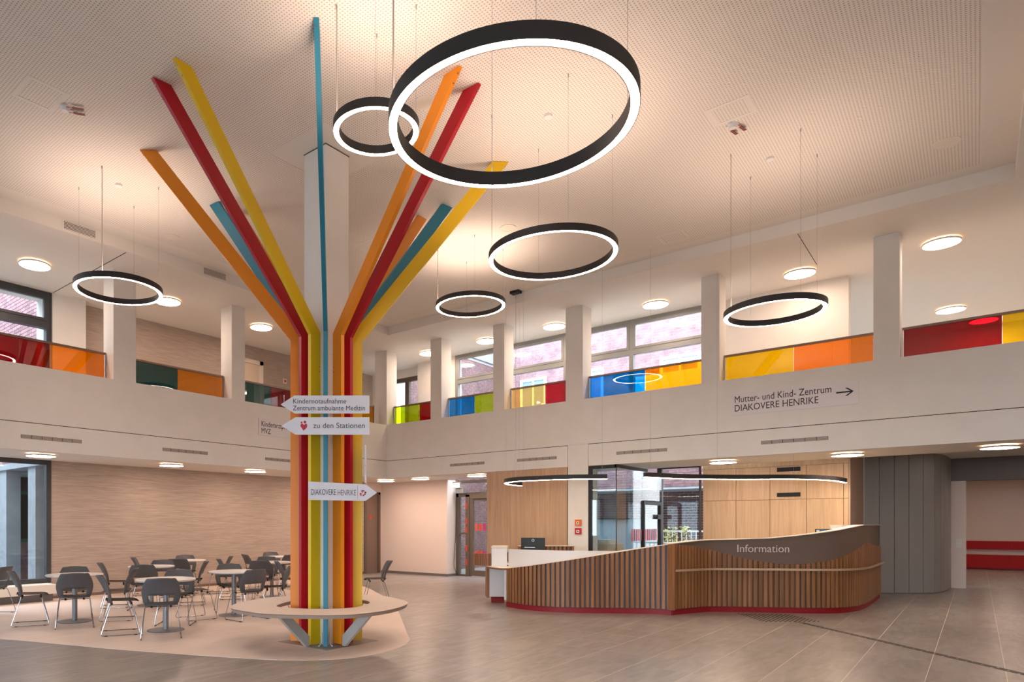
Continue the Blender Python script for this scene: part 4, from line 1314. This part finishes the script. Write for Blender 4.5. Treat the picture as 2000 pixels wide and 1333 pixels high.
b = B().prism([(10.86, 6.97), (11.02, 6.79), (11.05, 6.82), (10.89, 7.0)], 0.0, 0.118)
obj('plinth', b, 'red_paint', desk)
b = B().prism([(10.77, 7.02), (10.80, 6.985), (11.1, 7.22), (11.07, 7.25)], 0.1, 0.672)
obj('end_board', b, 'slat', desk)
IN = catmull([(10.90, 6.62), (10.79, 6.12), (10.83, 5.62), (11.0, 5.17), (11.3, 4.75), (11.62, 4.3), (11.75, 4.0)], 8)
obj('upstand', wall_strip(IN, 0.0, 0.03, 0.45, lambda s: 1.037), 'white_gloss', desk)
b = B().prism([(p[0], p[1]) for p in LP[6:]] + [(11.9, 4.2), (11.6, 4.7), (11.2, 5.4), (11.1, 6.1)], 0.672, 0.70)
b.v = [(x + 0.08 * (1 if x < 12 else 0), y, z) for x, y, z in b.v]
obj('work_surface', b, 'offwhite', desk)
b = B().ribbon([(11.75, 6.9), (12.12, 6.51), (12.5, 6.09)], 0.03, 0.0, 1.06)
ru = obj('rear_panel', b, 'slat_back', desk)
for k_, (p, tg_) in enumerate(resample([(11.75, 6.9), (12.12, 6.51), (12.5, 6.09)], 0.083)):
    nn = Vector((tg_.y, -tg_.x))
    b = B().prism([tuple(p - tg_ * 0.025), tuple(p + tg_ * 0.025), tuple(p + tg_ * 0.025 + nn * 0.045), tuple(p - tg_ * 0.025 + nn * 0.045)], 0.085, 1.06)
    obj('slat', b, 'slat', desk)
b = B().ribbon([(11.75, 6.9), (12.12, 6.51), (12.5, 6.09)], 0.14, 1.061, 1.075)
obj('rear_cap', b, 'offwhite', desk)
arc_ = [(10.98 + 0.30 * math.cos(a), 7.20 + 0.30 * math.sin(a)) for a in [PI * (0.95 + 0.055 * i) for i in range(8)]]
for (x, y) in arc_:
    b = B().obox((x, y, 0.83), Vector((0.014, 0.014, 0)), Vector((0.014, -0.014, 0)), Vector((0, 0, 0.115)))
    obj('slat', b, 'slat', desk)

# things on the desk
def oriented(px0, px1, d0, d1):
    p = Vector((*bearing(px0, d0), 0)); q = Vector((*bearing(px1, d1), 0))
    u = (q - p); return p, q, u.normalized(), u.length
p, q, u, ln = oriented(960, 990, 12.62, 12.55)
w = u.cross(UP) * -1
t = thing('printer', 'white printer on the low left end of the desk', 'printer', (p.x, p.y, 0.712))
c = (p + q) / 2 + w * 0.18
obj('body', B().obox(c + UP * (0.712 + 0.17), u * ln / 2, w * 0.18, UP * 0.17), 'white_gloss', t)
obj('lid', B().obox(c + UP * (0.712 + 0.36), u * (ln / 2 + 0.004), w * 0.185, UP * 0.018), 'offwhite', t)
obj('output_slot', B().obox(c + u * (ln / 2 + 0.002) + UP * 0.88, u * 0.003, w * 0.08, UP * 0.09), 'black', t)
obj('paper_tray', B().obox(c + u * (ln / 2 + 0.05) + UP * 0.745, u * 0.06, w * 0.14, UP * 0.012), 'white_gloss', t)
p, q, u, ln = oriented(1018, 1064.5, 12.9, 12.75)
w = u.cross(UP) * -1
t = thing('monitor', 'black computer monitor seen from behind on the desk', 'monitor', (p.x, p.y, 0.712))
c = (p + q) / 2
obj('casing', B().obox(c + UP * 1.09, u * ln / 2, w * 0.02, UP * 0.155), 'black', t)
obj('screen', B().obox(c + w * 0.021 + UP * 1.09, u * (ln / 2 - 0.01), w * 0.002, UP * 0.14), 'screen', t)
obj('stand', B().obox(c - w * 0.03 + UP * 0.86, u * 0.03, w * 0.012, UP * 0.147), 'black', t)
obj('foot', B().obox(c - w * 0.03 + UP * 0.717, u * 0.12, w * 0.09, UP * 0.006), 'black', t)
b = B().lathe((0, 0), [(0.020, 0), (0.020, 0.002), (0.025, 0.002), (0.025, 0)], 20)
nb = -w
b.v = [tuple(c - w * 0.0202 + u * (x - 0.0) + UP * (1.195 + y) + nb * z) for x, y, z in b.v]
obj('badge', b, 'steel', t)
obj('port_cover', B().obox(c - w * 0.021 - u * 0.06 + UP * 1.06, u * 0.10, w * 0.003, UP * 0.006), 'steel', t)
p, q, u, ln = oriented(1594, 1642, 12.1, 12.25)
w = u.cross(UP) * -1
c = (p + q) / 2
t = thing('monitor', 'monitor with a blue screen behind the right end of the desk', 'monitor', (c.x, c.y, 0.72))
obj('casing', B().obox(c + w * 0.012 + UP * 1.25, u * ln / 2, w * 0.01, UP * 0.165), 'black', t)
obj('screen', B().obox(c + UP * 1.245 + u * 0.04, u * (ln / 2 - 0.05), w * 0.002, UP * 0.16), 'screen', t)
obj('paper_note', B().obox(c + UP * 1.245 - u * (ln / 2 - 0.04), u * 0.035, w * 0.002, UP * 0.155), 'white_gloss', t)
obj('stand', B().obox(c + w * 0.05 + UP * 0.90, u * 0.03, w * 0.012, UP * 0.18), 'black', t)
b = B().prism([(13.0, 2.9), (13.5, 2.2), (14.0, 1.85), (16.0, 1.75), (15.6, 2.5), (14.2, 2.6), (13.4, 3.2)], 0.69, 0.72)
obj('work_surface', b, 'offwhite', desk)
p, q, u, ln = oriented(1645, 1682, 12.6, 12.75)
w = u.cross(UP) * -1
c = (p + q) / 2
t = thing('paper_box', 'white storage box behind the right end of the desk', 'box', (c.x, c.y, 0.72))
obj('body', B().obox(c + w * 0.12 + UP * 1.09, u * ln / 2, w * 0.12, UP * 0.37), 'white_gloss', t)
obj('lid', B().obox(c + w * 0.12 + UP * 1.475, u * (ln / 2 + 0.006), w * 0.125, UP * 0.015), 'offwhite', t)
for zz, m_, lab in ((1.535, 'orange_box', 'square orange alarm box on the white pier'), (1.36, 'red_box', 'square red fire alarm box on the white pier')):
    t = thing('alarm_box', lab, 'alarm', (X0, 6.18, zz))
    obj('housing', B().box(X0 - 0.04, X0, 6.115, 6.245, zz - 0.065, zz + 0.065), m_, t)
    obj('window', B().box(X0 - 0.044, X0 - 0.04, 6.15, 6.21, zz - 0.035, zz + 0.025), 'white_gloss', t)
    obj('push_button', B().box(X0 - 0.048, X0 - 0.044, 6.168, 6.192, zz - 0.015, zz + 0.009), 'black', t)

# ------------------------------------------------------------------ cafe tables
def make_table(label):
    t = thing('cafe_table', label, 'table', (0, 0, 0), 'round cafe tables')
    obj('table_top', B().lathe((0, 0), [(0.0005, 0.705), (0.395, 0.705), (0.41, 0.715), (0.41, 0.728), (0.404, 0.733), (0.0005, 0.733)], 48), 'white_gloss', t, True, True)
    obj('pedestal', B().cyl((0, 0), 0.038, 0.012, 0.70, 20), 'table_leg', t, True, True)
    obj('support_plate', B().cyl((0, 0), 0.12, 0.697, 0.705, 16), 'table_leg', t, True, True)
    obj('base_plate', B().lathe((0, 0), [(0.0005, 0.0035), (0.25, 0.0035), (0.255, 0.008), (0.25, 0.014), (0.05, 0.02), (0.0005, 0.02)], 40), 'table_leg', t, True, True)
    return t
tabs = {'T1': (*bearing(146, 10.28), 'leftmost white table, beside the window'), 'T2': (*bearing(324, 9.43), 'white table nearest the camera'),
        'T3': (*bearing(296, 12.36), 'white table behind the nearest one'), 'T4': (*bearing(457, 11.0), 'white table just left of the ring bench'),
        'T5': (*bearing(364, 14.4), 'far white table by the wall'), 'T6': (*bearing(531, 13.7), 'white table half behind the tree column'),
        'T7': (*bearing(556, 16.1), 'farthest white table beside the column'), 'T8': (*bearing(652, 12.7), 'white table hidden behind the tree column')}
proto_t = None
for kx, (x, y, lab) in tabs.items():
    full = 'round cafe table: ' + lab
    if proto_t is None:
        proto_t = make_table(full); proto_t.location = (x, y, 0.0)
    else:
        dup(proto_t, (x, y, 0.0), 0, full)

# ------------------------------------------------------------------ cafe chairs
def shell(grid, t):
    """grid[r][c] of points or None -> thin solid sheet"""
    bm = bmesh.new()
    R_, C_ = len(grid), len(grid[0])
    vv = [[bm.verts.new(grid[r][c]) for c in range(C_)] for r in range(R_)]
    return bm, vv
def make_chair(label):
    t = thing('cafe_chair', label, 'chair', (0, 0, 0), 'grey cafe chairs')
    # seat pad
    nx, ny = 10, 8
    bm = bmesh.new(); V = []
    for r in range(ny + 1):
        row = []
        for c in range(nx + 1):
            uu = c / nx * 2 - 1; v = r / ny
            hw = 0.205 + 0.02 * math.sin(v * PI)
            if v > 0.85: hw -= 0.03 * ((v - 0.85) / 0.15) ** 2
            y = -0.205 + 0.43 * v - 0.02 * uu * uu * (v > 0.9)
            z = 0.452 + 0.012 * uu * uu - 0.03 * max(0, v - 0.75) ** 2 * 8 + 0.012 * (1 - v) ** 3
            row.append(bm.verts.new((uu * hw, y, z)))
        V.append(row)
    for r in range(ny):
        for c in range(nx):
            bm.faces.new((V[r][c], V[r][c + 1], V[r + 1][c + 1], V[r + 1][c])).smooth = True
    bmesh.ops.solidify(bm, geom=bm.faces[:], thickness=0.022)
    bmesh.ops.recalc_face_normals(bm, faces=bm.faces)
    me = bpy.data.meshes.new('seat'); bm.to_mesh(me); bm.free(); me.materials.append(M['chair_seat'])
    link('seat', me, t)
    # backrest with the hand opening
    zl = [0.435, 0.46, 0.50, 0.54, 0.575, 0.61, 0.66, 0.71, 0.755, 0.785, 0.80]
    hwz = [0.195, 0.212, 0.226, 0.236, 0.243, 0.245, 0.24, 0.224, 0.205, 0.19, 0.172]
    us = [-1, -0.92, -0.80, -0.68, -0.52, -0.35, -0.17, 0, 0.17, 0.35, 0.52, 0.68, 0.80, 0.92, 1]
    bm = bmesh.new(); V = []
    for z, hw in zip(zl, hwz):
        row = []
        for uu in us:
            k_ = (z - 0.435) / 0.365
            y = -0.185 - 0.045 * k_ - 0.105 * k_ * k_ + 0.085 * uu * uu * (0.5 + 0.5 * k_)
            row.append(bm.verts.new((uu * hw, y, z)))
        V.append(row)
    for r in range(len(zl) - 1):
        for c in range(len(us) - 1):
            um = (us[c] + us[c + 1]) / 2
            if 1 <= r < 4 and abs(um) < 0.68:
                continue
            bm.faces.new((V[r][c], V[r][c + 1], V[r + 1][c + 1], V[r + 1][c])).smooth = True
    loose = [v for v in bm.verts if not v.link_faces]
    bmesh.ops.delete(bm, geom=loose, context='VERTS')
    bmesh.ops.solidify(bm, geom=bm.faces[:], thickness=0.016)
    bmesh.ops.recalc_face_normals(bm, faces=bm.faces)
    me = bpy.data.meshes.new('backrest'); bm.to_mesh(me); bm.free(); me.materials.append(M['chair'])
    link('backrest', me, t)
    for s in (-1, 1):
        pth = [(s * 0.10, -0.13, 0.418), (s * 0.175, -0.135, 0.418), (s * 0.205, -0.145, 0.405), (s * 0.25, -0.262, 0.035), (s * 0.252, -0.258, 0.015), (s * 0.252, -0.235, 0.0105), (s * 0.25, 0.20, 0.0105), (s * 0.249, 0.222, 0.016), (s * 0.246, 0.224, 0.035), (s * 0.205, 0.13, 0.405), (s * 0.175, 0.12, 0.418), (s * 0.10, 0.115, 0.418)]
        lg = obj('leg', B().tube(pth, 0.0062, 6), 'chrome', t, True, True)
        for yy in (-0.20, 0.17):
            obj('glide', B().box(s * 0.251 - 0.009, s * 0.251 + 0.009, yy - 0.02, yy + 0.02, 0.0032, 0.015), 'rubber', lg, False, True)
    obj('underframe', B().tube([(-0.16, -0.13, 0.418), (0.16, -0.13, 0.418)], 0.0062, 6).tube([(-0.16, 0.118, 0.418), (0.16, 0.118, 0.418)], 0.0062, 6), 'chrome', t, True, True)
    for sx in (-0.12, 0.12):
        for sy in (-0.13, 0.118):
            obj('bracket', B().cyl((sx, sy), 0.014, 0.405, 0.435, 8), 'rubber', t, False, True)
    return t
T_ = tabs
WHERE = {0: 'nearest side', 90: 'right side', 180: 'far side', 270: 'left side'}
chairs = [('T1', 0, .56, 0, 'on the near side of the leftmost table, its back to the camera'), ('T1', 180, .55, 0, 'on the far side of the leftmost table'), ('T1', 272, .58, 0, 'at the left side of the leftmost table, by the window'), ('T1', 88, .60, -8, 'at the right side of the leftmost table'),
          ('T2', -6, .55, 6, 'at the nearest table, closest to the camera, back turned'), ('T2', 166, .57, 0, 'on the far side of the nearest table'), ('T2', 275, .58, 0, 'at the left side of the nearest table, in profile'),
          ('T3', -12, .56, 5, 'on the near side of the second-row table, back turned'), ('T3', 165, .55, 0, 'on the far side of the second-row table'), ('T3', 272, .60, 0, 'at the left side of the second-row table'), ('T3', 85, .70, 0, 'at the right side of the second-row table'),
          ('T4', 294, .62, 0, 'at the left of the table by the ring bench'), ('T4', 20, .57, 14, 'on the near side of the table by the ring bench, back turned'), ('T4', 88, .66, 0, 'at the right of the table by the ring bench'), ('T4', 186, .56, 0, 'on the far side of the table by the ring bench'),
          ('T5', -12, .58, 0, 'on the near side of the far wall table, back turned'), ('T5', 182, .56, 0, 'on the far side of the far wall table'), ('T5', 270, .80, 0, 'at the left side of the far wall table'), ('T5', 86, .66, 0, 'at the right side of the far wall table'),
          ('T6', -16, .58, 0, 'on the near side of the table half behind the column'), ('T6', 188, .56, 0, 'on the far side of the table half behind the column'), ('T6', 274, .78, 0, 'at the left of the table half behind the column'),
          ('T7', 292, .74, 0, 'at the left of the farthest table'), ('T7', 12, .58, 0, 'on the near side of the farthest table'), ('T7', 205, .60, 0, 'on the far side of the farthest table'),
          ('T8', 268, .80, 10, 'touching the left edge of the tree column'), ('T8', 92, .80, 0, 'showing alone just right of the tree column')]
proto_c = None
for tk, phi, dist, twist, lab in chairs:
    tx, ty, _ = T_[tk]
    a = math.radians(phi)
    vl = math.hypot(tx, ty); vx, vy = tx / vl, ty / vl          # line of sight past this table
    ox = math.sin(a) * dist; od = -math.cos(a) * dist
    x = tx + ox * vy + od * vx; y = ty - ox * vx + od * vy
    rz = math.atan2(ty - y, tx - x) - PI / 2 + math.radians(twist)
    full = 'grey chair ' + lab
    if proto_c is None:
        proto_c = make_chair(full); proto_c.location = (x, y, 0.0); proto_c.rotation_euler = (0, 0, rz)
    else:
        dup(proto_c, (x, y, 0.0), rz, full)
x, y = bearing(-16, 11.1)
dup(proto_c, (x, y, 0.0), math.atan2(RY, RX) + PI / 2, 'grey chair cut off by the left edge of the picture')

# ------------------------------------------------------------------ tactile guide path in the floor
t = thing('tactile_path', 'dark tactile guide strips in the floor before the desk', 'floor strips', (11.0, 1.5, 0))
a = Vector((11.86, 2.09)); e = Vector((8.2, -1.27))
d = (e - a).normalized(); nn = Vector((-d.y, d.x))
ln = (e - a).length
for r in (-1, 0, 1):
    k_ = 0; s = 0.0 if r else 0.15
    while s < ln - 0.3:
        c = a + d * (s + 0.14) + nn * (r * 0.035)
        b = B().obox((c.x, c.y, 0.0016), d.to_3d() * 0.135, nn.to_3d() * 0.008, UP * 0.0014)
        obj('strip', b, 'tactile', t)
        s += 0.30
cs = [(12.24, 3.02), (12.72, 2.36), (12.09, 1.80), (11.50, 2.46)]
y = 1.84
while y < 3.0:
    xsn = []
    for i in range(4):
        (x1, y1), (x2, y2) = cs[i], cs[(i + 1) % 4]
        if (y1 - y) * (y2 - y) < 0:
            xsn.append(x1 + (x2 - x1) * (y - y1) / (y2 - y1))
    if len(xsn) == 2:
        x1, x2 = sorted(xsn)
        if x2 - x1 > 0.03:
            obj('strip', B().box(x1, x2, y - 0.010, y + 0.010, 0.0002, 0.003), 'tactile', t)
    y += 0.055

# ------------------------------------------------------------------ courtyards and neighbouring buildings
b = B().box(-40, 70, 14.3, 60, -0.3, -0.02).box(16.1, 60, 2.2, 14.3, -0.3, -0.02).box(-40, -6.1, -30, 14.3, -0.3, -0.02)
struct('ground_courtyard', b, 'paving', 'grey paved courtyard outside the windows', 'ground')
def brick_wall(name, label, axis, c, sgn, a0, a1, z0, z1, focus, m_mass, nind=300, L_=0.24, H_=0.071, gap=0.012, thick=0.3, relief=0.012, solo='brick'):
    """face in plane axis=c whose outside looks along sgn; bricks stand proud of the mortar"""
    b = B()
    if axis == 'X': b.box(min(c, c - sgn * thick), max(c, c - sgn * thick), a0, a1, z0, z1)
    else: b.box(a0, a1, min(c, c - sgn * thick), max(c, c - sgn * thick), z0, z1)
    w = struct(name, b, 'mortar', label, 'wall')
    bl = []
    r = 0; z = z0
    while z + H_ < z1:
        a = a0 - (L_ + gap) * 0.5 * (r % 2)
        while a < a1:
            p0, p1 = max(a, a0), min(a + L_, a1)
            if p1 - p0 > 0.05:
                bl.append((p0, p1, z))
            a += L_ + gap
        r += 1; z += H_ + gap
    full = [q for q in bl if abs(q[1] - q[0] - L_) < 1e-6]
    full.sort(key=lambda q: (q[0] + L_ / 2 - focus[0]) ** 2 + (q[2] - focus[1]) ** 2)
    ind = set(full[:nind])
    if axis == 'X':
        me = B().box(min(0, sgn * relief), max(0, sgn * relief), 0, L_, 0, H_).mesh('brick', solo) if nind else None
    else:
        me = B().box(0, L_, min(0, sgn * relief), max(0, sgn * relief), 0, H_).mesh('brick', solo) if nind else None
    mass = B()
    for q in bl:
        if q in ind:
            link('brick', me, w, (c, q[0], q[2]) if axis == 'X' else (q[0], c, q[2]))
        elif axis == 'X':
            mass.box(min(c, c + sgn * relief), max(c, c + sgn * relief), q[0], q[1], q[2], q[2] + H_)
        else:
            mass.box(q[0], q[1], min(c, c + sgn * relief), max(c, c + sgn * relief), q[2], q[2] + H_)
    o = obj('brick_courses', mass, m_mass, w)
    o['kind'] = 'stuff'
    return w
brick_wall('wall_brick_left', 'red brick wing seen through the upper left window', 'X', 5.85, -1, 14.35, 22.0, 2.85, 9.0, (15.4, 5.6), 'brick_mass')
b = B().box(5.5, 9.0, 14.35, 22.0, 2.72, 2.85)
struct('trim_soffit_left', b, 'conc', 'grey concrete underside of the left brick wing', 'trim')
b = B().box(-1.5, -1.2, 14.35, 24.0, 0, 9.0).box(-1.2, 9.0, 24.0, 24.3, 0, 11.0)
struct('wall_court_shade', b, 'conc', 'unseen grey wall added to darken the left courtyard', 'wall')  # side wall added out of view to cut skylight in the courtyard
for (y, lab) in ((14.75, 'pale concrete post right behind the left window edge'), (16.4, 'wider pale concrete post near the left picture edge')):
    b = B().box(5.55, 5.85, y, y + 0.4, 0, 2.72)
    struct('post', b, 'conc', lab, 'post')
b = B().box(5.3, 9.0, 18.2, 18.5, 0, 1.05)
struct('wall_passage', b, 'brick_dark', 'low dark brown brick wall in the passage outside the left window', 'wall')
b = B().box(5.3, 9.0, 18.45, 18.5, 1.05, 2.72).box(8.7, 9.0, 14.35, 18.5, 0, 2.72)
struct('wall_passage_back', b, 'dark', 'back of the passage outside the left window, its shade painted near-black', 'wall')  # near-black colour stands for the shade inside the covered passage
t = thing('green_frame', 'dark green painted window frame in the passage outside the left window', 'frame', (6.9, 18.3, 1.05))
for x in (5.9, 6.42, 6.95, 7.5):
    obj('upright', B().box(x, x + 0.10, 18.26, 18.36, 1.05, 2.35), 'green', t)
obj('rail', B().box(5.4, 8.6, 18.26, 18.36, 1.05, 1.13), 'green', t)
obj('rail', B().box(5.4, 8.6, 18.26, 18.36, 2.27, 2.35), 'green', t)
# right-hand courtyard
wbu = brick_wall('wall_brick_upper', 'pale-jointed red brick upper storey across the right courtyard', 'X', 20.4, -1, 4.0, 13.0, 2.62, 10.0, (5.6, 3.3), 'brick_mass')
brick_wall('wall_brick_lower', 'brown brick ground storey across the right courtyard, overhang shade in its colour', 'X', 22.2, -1, 3.0, 13.0, 0.0, 2.62, (6.2, 1.6), 'brick_dark', solo='brick_dark')  # darker brick colour carries the shade under the overhang
for (ya, yb, za, zb) in ((5.98, 7.14, 4.3, 6.5), (8.9, 9.9, 4.3, 6.5), (10.9, 11.9, 4.3, 6.5)):
    f = 0.09
    fr = obj('facade_window', B().box(20.34, 20.40, ya, yb, za, za + f).box(20.34, 20.40, ya, yb, zb - f, zb).box(20.34, 20.40, ya, ya + f, za + f, zb - f).box(20.34, 20.40, yb - f, yb, za + f, zb - f).box(20.34, 20.40, (ya + yb) / 2 - 0.03, (ya + yb) / 2 + 0.03, za + f, zb - f), 'white_gloss', wbu)
    obj('pane', B().box(20.37, 20.386, ya + f, yb - f, za + f, zb - f), 'facade_glass', fr)
b = B().box(20.4, 22.2, 4.0, 13.0, 2.55, 2.62)
struct('trim_soffit_right', b, 'conc', 'concrete underside of the overhanging brick storey', 'trim')
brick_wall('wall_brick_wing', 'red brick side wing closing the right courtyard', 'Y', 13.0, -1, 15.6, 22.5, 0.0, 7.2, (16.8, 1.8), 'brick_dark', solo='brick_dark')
b = B().box(15.6, 20.4, 12.9, 13.3, 7.2, 7.6)
struct('trim_coping', b, 'frame', 'grey metal coping on the brick side wing', 'trim')
t = thing('courtyard_railing', 'white metal railing with upright bars outside the window', 'railing', (18.6, 6.5, 0))
obj('top_rail', B().box(18.58, 18.62, 3.5, 12.0, 1.30, 1.34), 'white_gloss', t)
obj('bottom_rail', B().box(18.58, 18.62, 3.5, 12.0, 0.98, 1.02), 'white_gloss', t)
obj('bottom_rail', B().box(18.58, 18.62, 3.5, 12.0, 0.12, 0.16), 'white_gloss', t)
for k_ in range(70):
    y = 3.5 + k_ * 0.122
    obj('bar', B().box(18.59, 18.61, y, y + 0.018, 0.0, 1.30), 'white_gloss', t)
def shrub(label, x, y, h, r, n):
    t = thing('shrub', label, 'shrub', (x, y, 0))
    st = B(); lf = B()
    rnd = random.Random(int(x * 100))
    for k_ in range(7):
        a = rnd.uniform(0, 2 * PI); rr = rnd.uniform(0.2, 1) * r
        st.tube([(x, y, 0), (x + rr * 0.5 * math.cos(a), y + rr * 0.5 * math.sin(a), h * 0.5), (x + rr * math.cos(a), y + rr * math.sin(a), h * rnd.uniform(0.7, 1))], 0.008, 5)
    for k_ in range(n):
        a = rnd.uniform(0, 2 * PI); rr = r * math.sqrt(rnd.random()); z = h * rnd.uniform(0.3, 1.0)
        c = Vector((x + rr * math.cos(a) * (1.1 - 0.4 * z / h), y + rr * math.sin(a) * (1.1 - 0.4 * z / h), z))
        u = Vector((rnd.gauss(0, 1), rnd.gauss(0, 1), rnd.gauss(0, 1))).normalized()
        v = u.orthogonal().normalized()
        s = rnd.uniform(0.04, 0.08)
        lf.add([c - u * s, c + v * s * 0.4, c + u * s, c - v * s * 0.4], [(0, 1, 2, 3)])
    obj('stems', st, 'plant_stem', t)
    o = obj('foliage', lf, 'leaf', t)
    o['kind'] = 'stuff'
shrub('yellow-green leafy shrub outside the window behind the desk', 17.6, 5.75, 1.45, 0.45, 260)
shrub('leafy shrub outside the entrance door', 17.8, 10.6, 1.1, 0.4, 200)
